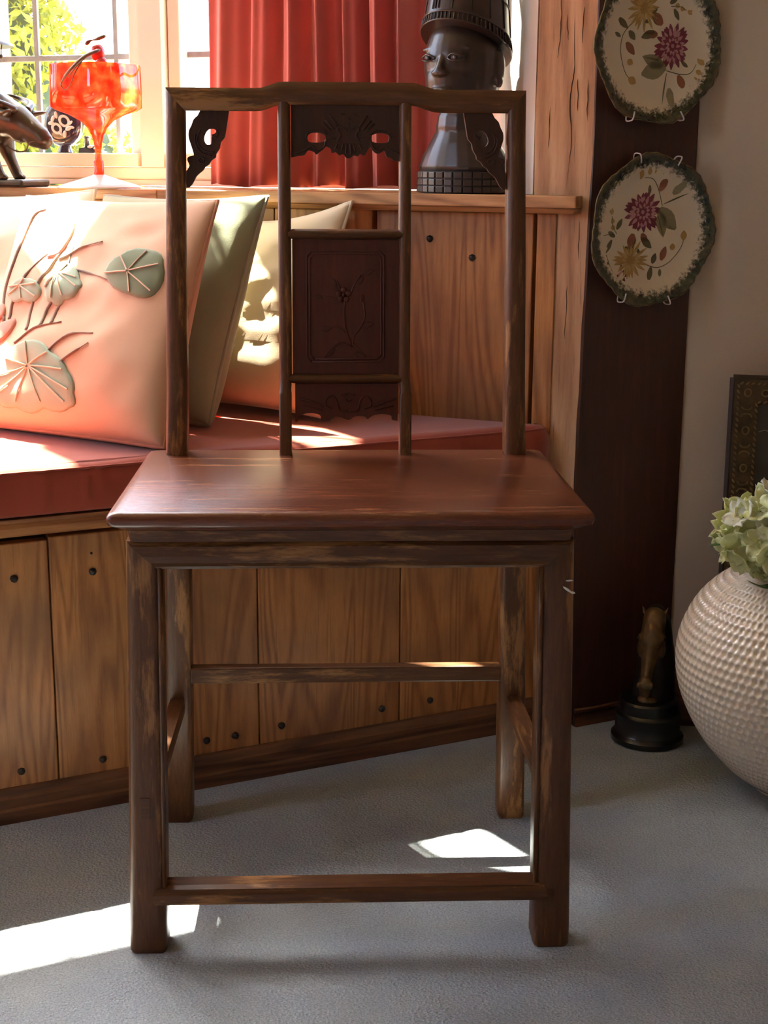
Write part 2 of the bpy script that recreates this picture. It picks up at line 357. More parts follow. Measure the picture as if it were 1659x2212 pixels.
# posts
def rough_loft(name, rows, mat, parent, seed, amp=.0025, nz=60, zs=(0, CEIL)):
    """hewn timber: rows(z) gives the plan outline at a height"""
    rings = []
    for i in range(nz + 1):
        z = zs[0] + (zs[1] - zs[0]) * i / nz; ring_ = []
        for j, (x, y) in enumerate(rows(z)):
            d = noise.noise(Vector((seed + j * 1.7, z * 7, 0))) * amp + noise.noise(Vector((seed + j * 3.1, z * 23, 5))) * amp * .5
            ring_.append((x + d, y + d * .6, z))
        rings.append(ring_)
    return obj(name, loft(nbm(), rings), mat, parent, smooth=True, sharp=25)
w = WE('trim_1')
def rows(z):
    l = .009 if z < .812 else -.002
    r = .0945 if z > .9 else .0945 - (.9 - z) * .027
    r += .003 * noise.noise(Vector((z * 5, 1, 0)))
    return [(l, .0), (l + .02, -.0005), (.05, -.0006), (r - .004, 0), (r, .004), (r, .03), (l + .002, .03)]
rough_loft('post', rows, timber_pale, w, 3)
bm = nbm(); rnd_ = random.Random(4)
for pts in ([(.052, 1.12), (.054, 1.02), (.050, .97), (.053, .90), (.047, .84)], [(.03, 1.13), (.032, 1.07), (.028, 1.03)], [(.075, 1.0), (.077, .94)], [(.06, 1.0), (.062, .955)], [(.02, .96), (.019, .90)], [(.066, 1.10), (.065, 1.05)], [(.041, 1.09), (.043, 1.055)], [(.07, .80), (.071, .74)], [(.055, .70), (.054, .62)]):
    sp = [p + Vector((rnd_.uniform(-.0008, .0008), 0, 0)) for p in smooth_pts([(s, -.0006, z) for s, z in pts], 6)]; m = len(sp) - 1
    tube(bm, sp, [.00015 + .0006 * math.sin(math.pi * i / m) * rnd_.uniform(.5, 1.2) for i in range(m + 1)], 4)
obj('crack', bm, plain('crack in timber', (.09, .035, .014), .9), w)
tag(w, 'pale hewn timber post between bay and dark post', 'post', kind='structure')
w = empty('trim_2', D0, B_ANG)
def rows(z):
    r = .180 + .004 * noise.noise(Vector((z * 4, 7, 0)))
    return [(-.010 - .016 * max(0, .9 - z), 0.001), (.03, -.001), (.07, -.0015), (.12, -.001), (r - .004, 0), (r, .006), (r, .05), (-.010, .05)]
rough_loft('post', rows, timber_dark, w, 11, zs=(.0, CEIL))
obj('backing', bx(.0, .22, .055, .16, 0, CEIL), plaster_white, w)
tag(w, 'dark stained timber post carrying the two painted plates', 'post', kind='structure')
w = empty('baseboard_post', D0, B_ANG)
bm = nbm(); loft(bm, [[(x, -.012, 0), (x, -.012, .012), (x, -.008, .018), (x, -.004, .020), (x, -.0022, .020), (x, -.0022, 0)] for x in (-.01, .172)])
tube(bm, [(x, -.008 - .002 * math.sin(x * 60), .026) for x in [-.01 + i * .018 for i in range(11)]], .004, 6)
obj('moulding', bm, oak_dark, w); tag(w, 'dark wooden moulding at the foot of the dark post', 'baseboard', kind='structure')
w = empty('baseboard_right', D1, RW)
obj('board', bx(-.006, 1.9, -.085, -.002, 0, .088, bev=.004), oak_dark, w); tag(w, 'dark deep skirting board at the foot of the plaster wall', 'baseboard', kind='structure')

# ------------------------------------------------------------------ windows
def window(name, E, label, x0, x1, lights, HEAD):
    """E local: x along, y outward; lights = list of (x0, x1, came xs)"""
    lights = sorted(lights)
    bm = nbm(); box(bm, x0, x1, .150, .152 + .09, .836, .846, .001); obj('sill_strip', bm, white_paint, E)
    obj('sill_rail', bx(x0, x1, .148, .24, .8465, .868, bev=.003), white_paint, E)
    obj('head_rail', bx(x0, x1, .148, .24, HEAD - .06, HEAD), white_paint, E)
    edges = [x0] + [v for l in lights for v in (l[0], l[1])] + [x1]
    for i in range(0, len(edges), 2):
        a, b = edges[i], edges[i + 1]
        if b - a < .004: continue
        obj('mullion', loft(nbm(), [[(a + .004, .148, z), (b - .004, .148, z), (b - .001, .155, z), (b, .24, z), (a, .24, z), (a + .001, .155, z)] for z in (.868, HEAD - .06)]), white_paint, E)
    for (a, b, cames, cz) in lights:
        ca = obj('casement', bx(a + .001, a + .026, .162, .215, .869, HEAD - .061, bev=.003), white_paint, E)
        bm = nbm(); box(bm, b - .026, b - .001, .162, .215, .869, HEAD - .061, .003); obj('stile', bm, white_paint, ca)
        bm = nbm(); box(bm, a + .026, b - .026, .162, .215, .869, .8925, .003); obj('rail', bm, white_paint, ca)
        bm = nbm(); box(bm, a + .026, b - .026, .162, .215, HEAD - .085, HEAD - .061, .003); obj('rail', bm, white_paint, ca)
        obj('ledge', bx(a + .002, b - .002, .146, .1625, .869, .8925, bev=.002), white_paint, ca)
        gx = [a + .026] + cames + [b - .026]; gz = [.8925] + cz + [HEAD - .085]
        for c in cames:
            obj('lead_came', bx(c - .0052, c + .0052, .1865, .1935, .8925, HEAD - .085, bev=.0015), lead, ca)
        for c in cz:
            obj('lead_came', bx(a + .026, b - .026, .1862, .1938, c - .0052, c + .0052, bev=.0015), lead, ca)
        for i in range(len(gx) - 1):
            for j in range(len(gz) - 1):
                obj('pane', bx(gx[i] + .001, gx[i + 1] - .001, .1885, .1915, gz[j] + .001, gz[j + 1] - .001), pane_mat, ca)
    tag(E, label, 'window', kind='structure')
E = WE('window_1')
window('window_1', E, 'white framed leaded window above the shelf beside the red curtain', -1.17, -.146,
       [(-1.164, -.7985, [-1.044, -.868], [1.063, 1.27, 1.48, 1.69, 1.90, 2.08]), (-.743, -.40, [-.652, -.50], [1.063, 1.27, 1.48, 1.69, 1.90, 2.08]), (-.385, -.150, [-.26], [1.063, 1.27, 1.48, 1.69, 1.90, 2.08])], 2.50)
E = BE('window_2'); C_OFF = .93
E.location = Bp(0, C_OFF - .0)
window('window_2', E, 'white framed leaded centre window of the bay', -1.60, .248,
       [(.030, .246, [], []), (-.42, .012, [-.20], [1.27, 1.69]), (-.96, -.50, [-.73], [1.27, 1.69]), (-1.52, -1.04, [-1.28], [1.27, 1.69])], HEAD)

# ------------------------------------------------------------------ window seat (bench)
w = BE('window_bench')
pe = [-1.55, -1.2, -.9, -.62, -.35, -.13, .0865, .235, .3825, .611, .868]
nl = {4: (-.29, -.19), 5: (-.08, .037), 6: (.148,), 7: (.30, .344), 8: (.419, .583), 9: (.661, .81)}
for i in range(len(pe) - 1):
    zt = .3905 + .002 * math.sin(i * 2.3)
    p = obj('plank', bx(pe[i] + .0008, pe[i + 1] - .0008, .015, .035, .02, zt, bev=.0018), oak_v, w)
    for x in nl.get(i, ()):
        for z in (.068, .341): obj('nail', nail(nbm(), x + .003 * math.sin(i * 9 + z * 40), .015, z + .003 * math.sin(i * 5), .0055), iron, p)
    for x in nl.get(i, ())[:1]: obj('nail_hole', nail(nbm(), x - .004, .0155, .364, .0016), iron, p)
prof = [(0, 0), (0, .018), (.004, .021), (.0035, .034), (.007, .037), (.010, .045), (.013, .047), (.0146, .047), (.0146, 0)]
obj('plinth_moulding', loft(nbm(), [[(x, y, z) for y, z in prof] for x in (-1.55, .868)]), oak_dark, w)
obj('backing_board', bx(-1.55, .85, .036, .05, .0, .398), black_gap, w)
prof = [(.002, .4005), (-.001, .404), (-.001, .412), (.004, .4165), (.004, .4225), (.03, .4225), (.03, .4005)]
obj('seat_board', loft(nbm(), [[(x, y, z) for y, z in prof] for x in (-1.55, .868)]), oak_x, w)
def inv_b(p): d = p - B0; return Vector((d.dot(bd), -d.dot(bn), 0))
back_pts = [inv_b(Wp(.0, .005)), inv_b(Wp(-1.0, .005)), Vector((-1.55, .82, 0))]
bm = nbm(); pts = [Vector((-1.55, .03, 0)), Vector((.866, .03, 0))] + back_pts
loft(bm, [[(p.x, p.y, z) for p in pts] for z in (.4045, .4220)]); obj('seat_board', bm, oak_x, w)
tag(w, 'built in elm plank window seat under the bay window', 'bench')

# long red seat cushion
def offset_poly(pts, d):
    n = len(pts); out = []
    for i in range(n):
        a, b, c = pts[i - 1], pts[i], pts[(i + 1) % n]
        e1 = (b - a).normalized(); e2 = (c - b).normalized(); n1 = Vector((-e1.y, e1.x, 0)); n2 = Vector((-e2.y, e2.x, 0))
        m = (n1 + n2).normalized(); out.append(b + m * d / max(.5, m.dot(n1)))
    return out
red_fab = fabric('terracotta red upholstery', (.30, .048, .022), .10, 1400, sheen=.35)
w = BE('seat_cushion')
base = [Vector((-1.5, .004, 0)), Vector((.835, .004, 0)), Vector((.862, .014, 0)), Vector((.868, .030, 0))] + [inv_b(Wp(-.012, .012)), inv_b(Wp(-.99, .012)), Vector((-1.5, .815, 0))]
creases = [.022, .082, .138, .158, .27, .40, .52, .70, -.1, -.2]
dense = []
for i in range(len(base)):
    a, b = base[i], base[(i + 1) % len(base)]
    L_ = (b - a).length; n = max(1, int(L_ / (.006 if i == 0 else .03)))
    for k in range(n): dense.append(a + (b - a) * k / n)
def crease(p, z):
    if p.y > .02: return 0
    v = 0
    for j, c in enumerate(creases):
        cc = c + (.03 if j == 3 else .0) * (.47 - z) / .05
        v += math.exp(-((p.x - cc) / .0045) ** 2)
    return v * .0035 * math.sin(math.pi * min(1, max(0, (z - .424) / .066)))
rings = []
for z, d in ((.4235, .010), (.4255, .003), (.430, .0), (.445, -.002), (.462, -.002), (.474, .0), (.482, .004), (.4865, .009), (.4885, .014), (.4893, .019)):
    op = offset_poly(dense, d) if abs(d) > 1e-6 else dense
    rings.append([(q.x, q.y - crease(p, z), z + .002 * noise.noise(Vector((q.x * 9, q.y * 9, 0))) * (z > .47)) for p, q in zip(dense, op)])
obj('cover', loft(nbm(), rings), red_fab, w, smooth=True)
op = offset_poly(dense, .0052)
bm = nbm(); tube(bm, [(p.x, p.y - crease(q, .47), .4835) for p, q in zip(op, dense)][:int((2.34) / .006) + 8], .0018, 6); obj('piping', bm, red_fab, w, smooth=True)
tag(w, 'long terracotta red seat cushion with piped edge on the window seat', 'cushion')

# ------------------------------------------------------------------ scatter cushions
class Pillow:
    def __init__(s, BL, BR, TL, TR, t, pinch=.07, seed=0, sag=.2, pw=.42):
        s.pw = pw
        s.c = [Vector(v) for v in (BL, BR, TL, TR)]; s.t = t; s.k = pinch; s.seed = seed; s.sag = sag
        BL, BR, TL, TR = s.c; s.o = (BL + BR) / 2
        s.n = ((BR - BL).cross(TL - BL)).normalized()
        if s.n.dot(Vector((0, -1, 0))) < 0: s.n = -s.n
    def flat(s, u, v):
        BL, BR, TL, TR = s.c; a, b = 2 * u - 1, 2 * v - 1
        a2 = a * (1 - s.k * (1 - b * b)); b2 = b * (1 - s.k * (.25 if b < 0 else 1) * (1 - a * a))
        u, v = (a2 + 1) / 2, (b2 + 1) / 2
        return BL * (1 - u) * (1 - v) + BR * u * (1 - v) + TL * (1 - u) * v + TR * u * v
    def h(s, u, v):
        a, b = 2 * u - 1, 2 * v - 1
        q = max(0, (1 - a * a) * (1 - b * b))
        h = s.t * q ** s.pw * (1 - s.sag * b)
        wr = noise.noise(Vector((u * 3.1 + s.seed, v * 6, s.seed))) * .011 + (.0035 * math.sin(26 * v + 9 * u + 3 * noise.noise(Vector((u * 3, v * 3, s.seed)))) * max(0, u - .35) * max(0, .75 - v)) + noise.noise(Vector((u * 9 - v * 5 + s.seed, v * 13, s.seed + 4))) * .004
        e = min(1, 3 * min(u, 1 - u, v, 1 - v) + .15)
        return h + wr * e * min(1, q * 6)
    def P(s, u, v, off=0, side=1):
        return s.flat(u, v) + s.n * side * (s.h(u, v) + off) - s.o
    def build(s, name, mat, pip, label, group='scatter cushions on the window seat', n=40, pr=.0032):
        E = empty(name, s.o)
        bm = nbm(); F_ = {}; Bk = {}
        for i in range(n + 1):
            for j in range(n + 1):
                u = .5 - .5 * math.cos(math.pi * i / n); v = .5 - .5 * math.cos(math.pi * j / n)
                F_[i, j] = bm.verts.new(s.P(u, v))
                Bk[i, j] = F_[i, j] if i in (0, n) or j in (0, n) else bm.verts.new(s.P(u, v, 0, -1))
        for i in range(n):
            for j in range(n):
                bm.faces.new((F_[i, j], F_[i + 1, j], F_[i + 1, j + 1], F_[i, j + 1])); bm.faces.new((Bk[i, j], Bk[i, j + 1], Bk[i + 1, j + 1], Bk[i + 1, j]))
        obj('cover', bm, mat, E, smooth=True)
        m = 24; loop = [(k / m, 0) for k in range(m)] + [(1, k / m) for k in range(m)] + [(1 - k / m, 1) for k in range(m)] + [(0, 1 - k / m) for k in range(m)]
        P_ = [s.flat(u, v) - s.o for u, v in loop]; P_.append(P_[0] + Vector((1e-4, 0, 0)))
        bm = nbm(); tube(bm, P_, pr, 7); obj('piping', bm, pip, E, smooth=True)
        tag(E, label, 'cushion', group); s.E = E; return E
    def line(s, pts, off=.0015, n=5):
        return [s.P(p.x, p.y, off) for p in smooth_pts([(a, b, 0) for a, b in pts], n)]

peach = fabric('peach cotton', (.70, .43, .29), .05); peach_p = fabric('peach piping', (.62, .30, .20), .05)
sage = fabric('sage green linen', (.30, .33, .22), .06); sage_p = fabric('grey green piping', (.36, .36, .28), .05)
cream = fabric('cream cotton', (.74, .60, .42), .05); cream_p = fabric('cream piping', (.78, .68, .52), .04)
p1 = Pillow((-.617, 2.150, .4965), (-.303, 1.966, .4965), (-.567, 2.357, .823), (-.2455, 2.173, .823), .054, .05, 1.3, .40, .31)
p1.build('scatter_cushion', peach, peach_p, 'peach cushion with appliqued water lilies and leaves, foremost on the window seat')
p2 = Pillow((-.52, 2.295, .4965), (-.262, 2.145, .4965), (-.455, 2.415, .824), (-.181, 2.275, .828), .062, .05, 5.1, .30, .33)
p2.build('scatter_cushion', sage, sage_p, 'sage green cushion between the peach and the cream cushions')
p3 = Pillow((-.35, 2.395, .4965), (-.082, 2.205, .4965), (-.33, 2.478, .800), (-.053, 2.320, .820), .052, .17, 9.7, .30, .36)
p3.build('scatter_cushion', cream, cream_p, 'cream cushion right of the sage cushion, against the panelling')
p4 = Pillow((-.80, 2.42, .4965), (-.53, 2.345, .4965), (-.77, 2.58, .82), (-.475, 2.44, .832), .045, .06, 13.1)
p4.build('scatter_cushion', fabric('white cotton', (.80, .74, .64), .03), cream_p, 'white cushion whose corner peeks over the peach cushion')
# applique on the peach cushion
leaf_m = fabric('sage applique leaf', (.33, .40, .29), .10); leaf_d = fabric('deep sage applique leaf', (.22, .25, .16), .10); pink_m = fabric('dusty pink applique', (.60, .27, .20), .08); vein_m = fabric('corded embroidery', (.72, .52, .38), .05); stem_m = fabric('brown embroidered stem', (.26, .17, .13), .05)
def applique(center, rim, mat, veins=True, scal=.02, nseg=4, th=.004):
    P = p1
    loop = []
    m = len(rim)
    for i in range(m):
        a, b = Vector((*rim[i], 0)), Vector((*rim[(i + 1) % m], 0)); c = Vector((*center, 0))
        for k in range(nseg):
            q = a.lerp(b, k / nseg); bulge = math.sin(math.pi * k / nseg) * scal
            q = q + (q - c).normalized() * bulge; loop.append((q.x, q.y))
    bm = nbm(); rr = []
    for f, o in ((.04, th), (.5, th * 1.05), (.86, th), (.97, th * .7), (1.0, .0002)):
        rr.append([P.P(center[0] + (a - center[0]) * f, center[1] + (b - center[1]) * f, o) for a, b in loop])
    loft(bm, rr)
    o = obj('applique_leaf', bm, mat, P.E, smooth=True)
    if veins:
        bm = nbm()
        for r_ in rim: tube(bm, [P.P(center[0] + (r_[0] - center[0]) * f, center[1] + (r_[1] - center[1]) * f, th + .0012) for f in (.05, .3, .6, .9)], .0011, 5)
        obj('vein', bm, vein_m, o)
    return o
applique((.379, .197), [(.225, .223), (.35, .297), (.495, .256), (.60, .19), (.643, .11), (.62, .06), (.479, .05), (.323, .045), (.20, .07), (.18, .14)], leaf_m)
applique((.10, .10), [(.03, .17), (.15, .15), (.19, .09), (.15, .05), (.03, .05)], leaf_m)
applique((.39, .61), [(.354, .52), (.408, .469), (.47, .485), (.534, .538), (.515, .585), (.42, .66), (.36, .64)], leaf_m)
applique((.193, .539), [(.115, .535), (.13, .50), (.22, .478), (.318, .487), (.31, .545), (.22, .57)], leaf_m)
applique((.764, .625), [(.64, .61), (.70, .70), (.818, .741), (.90, .68), (.90, .55), (.80, .53)], leaf_d)
applique((.322, .763), [(.29, .68), (.30, .76), (.362, .875), (.375, .80), (.35, .70)], pink_m, False, .006)
for c, rim in (((.05, .36), [(.02, .30), (.0 + .015, .40), (.05, .45), (.08, .39), (.08, .31)]), ((.13, .35), [(.09, .28), (.10, .36), (.20, .405), (.215, .36), (.18, .30)]), ((.09, .30), [(.04, .25), (.04, .31), (.11, .34), (.16, .30), (.13, .25)]), ((.09, .42), [(.07, .38), (.06, .44), (.10, .47), (.13, .42)])):
    applique(c, rim, pink_m, False, .008)
bm = nbm()
for st in ([(.141, .386), (.086, .513), (.098, .655), (.117, .876), (.177, .922)], [(.166, .398), (.162, .478), (.199, .559), (.279, .702)], [(.305, .348), (.286, .446), (.307, .565), (.344, .685), (.371, .842)], [(.39, .364), (.383, .432), (.413, .512), (.412, .746)], [(.442, .378), (.435, .435), (.464, .486)], [(.268, .286), (.358, .352), (.492, .391)], [(.462, .243), (.556, .337), (.679, .352)], [(.545, .212), (.614, .265), (.674, .308)], [(.359, .676), (.454, .728), (.578, .761)], [(.409, .633), (.521, .624), (.679, .584)]):
    L_ = p1.line(st, .001); tube(bm, L_, [.0026 if k < len(L_) - 4 else .0012 for k in range(len(L_))], 6, .6)
obj('embroidered_stem', bm, stem_m, p1.E, smooth=True)
# ------------------------------------------------------------------ chair
CH = Vector((-.041, 1.661, 0))
C = empty('side_chair', CH, R(2.55))
tag(C, 'old dark lacquered wooden side chair with carved splat, standing on the carpet', 'chair')
def lerp(a, b, t): return a + (b - a) * t
def yb(z): return .134 + (z - .522) * .07           # front face of the raked back
def rrect(x0, x1, y0, y1, rf, rb=.002, n=3):
    """outline, front (y0) corners rounded by rf"""
    out = []
    for cx, cy, r, a0 in ((x0 + rf, y0 + rf, rf, 180), (x1 - rf, y0 + rf, rf, 270), (x1 - rb, y1 - rb, rb, 0), (x0 + rb, y1 - rb, rb, 90)):
        for k in range(n + 1):
            a = R(a0 + 90 * k / n); out.append((cx + r * math.cos(a), cy + r * math.sin(a)))
    return out
# front legs with a beaded inner edge
for sx in (-1, 1):
    rings = []
    for z, xo, xi, y0, y1, rr in ((0, .2495, .2120, -.151, -.113, .006), (.004, .2520, .2100, -.153, -.111, .008), (.03, .2520, .2100, -.1535, -.111, .010), (.25, .2465, .2065, -.152, -.112, .010), (.484, .2415, .2035, -.150, -.112, .010)):
        o = rrect(-xo, -xi, y0, y1, rr)
        pts = []
        for (x, y) in o: pts.append((x * (1 if sx < 0 else -1), y, z))
        rings.append(pts if sx < 0 else pts[::-1])
    lg = obj('leg', loft(nbm(), rings), chair_z, C, smooth=True, sharp=40)
    bm = nbm(); tube(bm, [(sx * lerp(.2115, .2050, z / .46), -.1500, z) for z in (.082, .2, .34, .458)], .0030, 8); obj('bead', bm, chair_z, lg, smooth=True)
    if sx < 0:
        obj('tenon', bx(-.2345, -.2235, -.1538, -.150, .167, .192, bev=.0004), chair_x, lg)
    else:
        bm = nbm()
        for (x, z, a, b, an) in ((.236, .440, .004, .0007, 3), (.234, .430, .006, .0013, -35), (.240, .4265, .003, .0011, -10)):
            loft(bm, [[(x + s_ * (a * math.cos(t) * math.cos(R(an)) - b * math.sin(t) * math.sin(R(an))), y_, z + s_ * (a * math.cos(t) * math.sin(R(an)) + b * math.sin(t) * math.cos(R(an)))) for t in [k * math.pi / 4 for k in range(8)]] for y_, s_ in ((-.1500, 1), (-.1522, 1), (-.1524, .7))])
        obj('paint_chip', bm, plain('white paint fleck', (.75, .72, .66), .7), lg)
# rear legs that carry on up as the back posts
for sx in (-1, 1):
    rings = []
    for z, xo, xi, y0, y1, rr in ((0, .2440, .2125, .188, .220, .004), (.005, .2460, .2095, .1865, .2225, .005), (.18, .2400, .2050, .166, .202, .006), (.36, .2340, .2010, .151, .186, .007), (.49, .2290, .1990, .136, .172, .008), (.522, .2265, .1995, yb(.522), yb(.522) + .032, .008), (.60, .2240, .1980, yb(.60), yb(.60) + .030, .009), (.765, .2220, .1975, yb(.765), yb(.765) + .027, .010), (.90, .2190, .1955, yb(.90), yb(.90) + .025, .010), (.9385, .2180, .1952, yb(.94) - .001, yb(.94) + .026, .009)):
        o = rrect(-xo, -xi, y0, y1, rr); pts = [(x * (1 if sx < 0 else -1), y, z + ((-x - .1952) / .0228 * .0265 if z == .9385 else 0)) for x, y in o]
        rings.append(pts if sx < 0 else pts[::-1])
    obj('rear_leg', loft(nbm(), rings), chair_z, C, smooth=True, sharp=40)
# seat
def seat_outline(ins):
    pts = []
    for (x, y) in ((-.258, -.176), (.258, -.176), (.252, .178), (-.252, .178)):
        pts.append((x - math.copysign(ins, x), y - math.copysign(ins, y)))
    out = []
    for i in range(4):
        a, b, c = Vector((*pts[i - 1], 0)), Vector((*pts[i], 0)), Vector((*pts[(i + 1) % 4], 0))
        p = b + (a - b).normalized() * .008; q = b + (c - b).normalized() * .008
        for k in range(4):
            t = k / 3; out.append(p * (1 - t) ** 2 + b * 2 * t * (1 - t) + q * t * t)
    return out
rings = [[(p.x, p.y, z) for p in seat_outline(i)] for z, i in ((.4985, .022), (.4995, .017), (.5045, .008), (.508, .0018), (.513, 0), (.5175, .0008), (.5205, .0035), (.522, .008))]
obj('seat', loft(nbm(), rings), chair_seat, C, smooth=True, sharp=50)
rings = [[(p.x, p.y, z) for p in seat_outline(i)] for z, i in ((.486, .0215), (.4985, .0195))]
obj('seat_waist', loft(nbm(), rings), chair_x, C)
# aprons: moulded rails mitred into the legs
prof = [(-.150, .4858), (-.1555, .481), (-.1558, .470), (-.1530, .462), (-.1545, .459), (-.1515, .4555), (-.140, .4555), (-.132, .4858)]
obj('apron', loft(nbm(), [[(x - math.copysign((.4858 - z) * 1.05, x), y, z) for y, z in prof] for x in (-.2395, .2395)]), chair_x, C)
obj('apron', bx(-.2, .2, .160, .176, .457, .4858, bev=.002), chair_x, C)
for sx in (-1, 1):
    obj('apron', bx(min(sx * .2145, sx * .2345), max(sx * .2145, sx * .2345), -.112, .15, .457, .4858, bev=.003), chair_y, C)
# stretchers
prof = [(-.1555, .0625), (-.1572, .067), (-.1572, .075), (-.1545, .0790), (-.1552, .0815), (-.1480, .0835), (-.1285, .0835), (-.1265, .081), (-.1265, .060), (-.150, .060)]
obj('stretcher', loft(nbm(), [[(x - math.copysign(.010 * max(0, -y - .150) / .007, -x), y, z) for y, z in prof] for x in (-.2135, .2135)]), chair_x, C)
obj('stretcher', bx(-.206, .206, .165, .184, .2085, .2305, bev=.0025), chair_x, C)
for sx in (-1, 1):
    rings = [[(sx * (xc + dx), y, zc + dz) for dx, dz in ((-.009, -.0105), (.009, -.0105), (.010, 0), (.009, .0105), (-.009, .0105), (-.010, 0))] for y, xc, zc in ((-.113, .2285, .179), (.168, .2235, .177))]
    obj('stretcher', loft(nbm(), rings), chair_y, C)
# crest rail with raised centre
xs = [(-.2180, 0), (-.110, 0), (-.1030, .0005), (-.0930, .0035), (-.0840, .0068), (-.0780, .0076), (0, .0080), (.0790, .0076), (.0860, .0066), (.0950, .0035), (.1060, .0005), (.112, 0), (.2180, 0)]
rings = []
for x, d in xs:
    zt = .9655 + d; zb = .9385 + d * 1.05; y = yb(.955) - .0015; t = .028
    sec = [(y + t, zb + .001), (y + .006, zb), (y + .001, zb + .005), (y - .0005, (zt + zb) / 2), (y + .001, zt - .006), (y + .006, zt), (y + t, zt - .001)]
    rings.append([(x - math.copysign(min(.0225, max(0, (zt - b) * .0225 / .027)), x) * .96 if abs(x) > .2 else x, a, b) for a, b in sec])
obj('crest_rail', loft(nbm(), rings), chair_x, C, smooth=True, sharp=35)
# two slender splat posts
for a, b, a1, b1 in ((-.0840, -.0685, -.0845, -.0690), (.0640, .0790, .0660, .0810)):
    rings = []
    for z, x0, x1, rr in ((.5215, a1, b1, .003), (.598, a1, b1, .003), (.6005, a1 + .0005, b1 - .0005, .006), (.62, a, b, .007), (.80, a, b, .007), (.950, a, b, .007)):
        rings.append([(x, y, z) for x, y in rrect(x0, x1, yb(z) + .001, yb(z) + .021, rr)])
    obj('splat_post', loft(nbm(), rings), chair_z, C, smooth=True, sharp=40)
for z0, z1 in ((.7870, .7995), (.6105, .6225)):
    rings = []
    for x in (-.0720, -.0665, .0625, .0680):
        e = .0 if abs(x) < .0678 else .002
        zc = (z0 + z1) / 2; y = yb(zc); h = (z1 - z0) / 2 - e
        rings.append([(x, y + .010 - .010 * math.cos(t) * 1.0, zc + h * math.sin(t)) for t in [2 * math.pi * k / 12 for k in range(12)]])
    obj('splat_rail', loft(nbm(), rings), chair_x, C, smooth=True, sharp=60)
# central panel with carved spray
def onback(x, z, off=0): return Vector((x, yb(z) + off, z))
pan = obj('splat_panel', loft(nbm(), [[onback(x, z, d) for x, z in ((-.0670, .6228), (.0640, .6228), (.0640, .7868), (-.0670, .7868))] for d in (.007, .015)]), chair_panel, C)
bm = nbm()
PY = .0068
def cp(cx, cy): return (-.0940 + cx * 1.969e-4, .786 - (cy - 850) * 1.976e-4)
for ins in (0, .0035):
    x0, x1, z0, z1 = -.0495 + ins, .0460 - ins, .6375 + ins, .7735 - ins; c = .006
    lp = [(x0 + c, z0), (x1 - c, z0), (x1, z0 + c), (x1, z1 - c), (x1 - c, z1), (x0 + c, z1), (x0, z1 - c), (x0, z0 + c), (x0 + c, z0)]
    tube(bm, [onback(x, z, PY) for x, z in lp], .0011, 6)
obj('carved_border', bm, chair_panel, pan, smooth=True)
bm = nbm()
for L_ in ([(510, 1510), (470, 1400), (460, 1290), (470, 1200)], [(515, 1500), (520, 1440), (560, 1390), (590, 1320), (580, 1230)], [(470, 1420), (420, 1380), (380, 1385)], [(500, 1180), (530, 1110), (570, 1060)], [(440, 1150), (415, 1100)], [(450, 1230), (400, 1200), (330, 1195)], [(505, 1500), (430, 1480), (330, 1570)], [(520, 1490), (600, 1570)]):
    tube(bm, smooth_pts([onback(*cp(*p), PY + .0002) for p in L_], 3), .0011, 5)
obj('carved_stem', bm, chair_panel, pan, smooth=True)
for (cx, cy, l, wd_, an) in ((605, 1050, .020, .0050, 30), (610, 1370, .016, .0050, 20), (350, 1395, .015, .0046, 15), (575, 1205, .010, .0036, 80), (290, 1195, .014, .0034, 2), (560, 1100, .016, .0040, 50), (400, 1110, .012, .0036, -60), (370, 1545, .018, .0052, 40), (560, 1560, .017, .0050, -25)):
    x, z = cp(cx, cy); bm = nbm(); a = R(an); rr = []
    for k in range(7):
        t = k / 6; wdt = wd_ * max(0, math.sin(math.pi * t)) ** .8 + .0003; px = x + (t - .5) * l * math.cos(a); pz = z + (t - .5) * l * math.sin(a)
        rr.append([onback(px - math.sin(a) * q * wdt, pz + math.cos(a) * q * wdt, PY + .0010 - h) for q, h in ((-1, 0), (-.4, .0016), (0, .0008), (.4, .0016), (1, 0))])
    loft(bm, rr); obj('carved_leaf', bm, chair_panel, pan, smooth=True)
x, z = cp(458, 1185); bm = nbm()
for k in range(5):
    a = 2 * math.pi * k / 5 + .3; ell(bm, onback(x + .0062 * math.cos(a), z + .0062 * math.sin(a), PY), (.0038, .0018, .0038), seg=10)
ell(bm, onback(x, z, PY - .001), (.0026, .0022, .0026), seg=10); obj('carved_flower', bm, chair_panel, pan, smooth=True)
# pierced upper frieze
def up_(cx, cy): return (-.0940 + cx * 1.969e-4, .9497 - cy * 1.89e-4)
edge = [(135, 345), (180, 335), (215, 330), (240, 300), (275, 310), (290, 325), (310, 310), (335, 290), (350, 275), (378, 290), (385, 315), (410, 310), (430, 330), (455, 322), (475, 345), (500, 345), (520, 330), (545, 335), (560, 320), (585, 330), (600, 310), (622, 275), (640, 300), (665, 318), (690, 310), (710, 300), (725, 335), (750, 345), (770, 360), (800, 365)]
hole = [(235, 215), (250, 195), (300, 188), (340, 203), (347, 230), (322, 248), (262, 250), (240, 240)]
def rnd2(L_, n=3, closed=False):
    L_ = [(a, b, 0) for a, b in L_]; return [(p.x, p.y) for p in smooth_pts(L_ + [L_[0]] if closed else L_, n)][:-1 if closed else None]
outer = [up_(*p) for p in rnd2(edge)] + [up_(800, -6), up_(135, -6)]
hole = rnd2(hole, 3, True)
holes = [[up_(*p) for p in hole], [up_(974 - p[0], p[1]) for p in hole][::-1]]
fz = obj('pierced_frieze', plate_cut(outer, holes, lambda x, z, d: onback(x, z, .007 + d), .009), chair_carve, C)
bm = nbm()
def mir(L_): return [(974 - a, b) for a, b in L_]
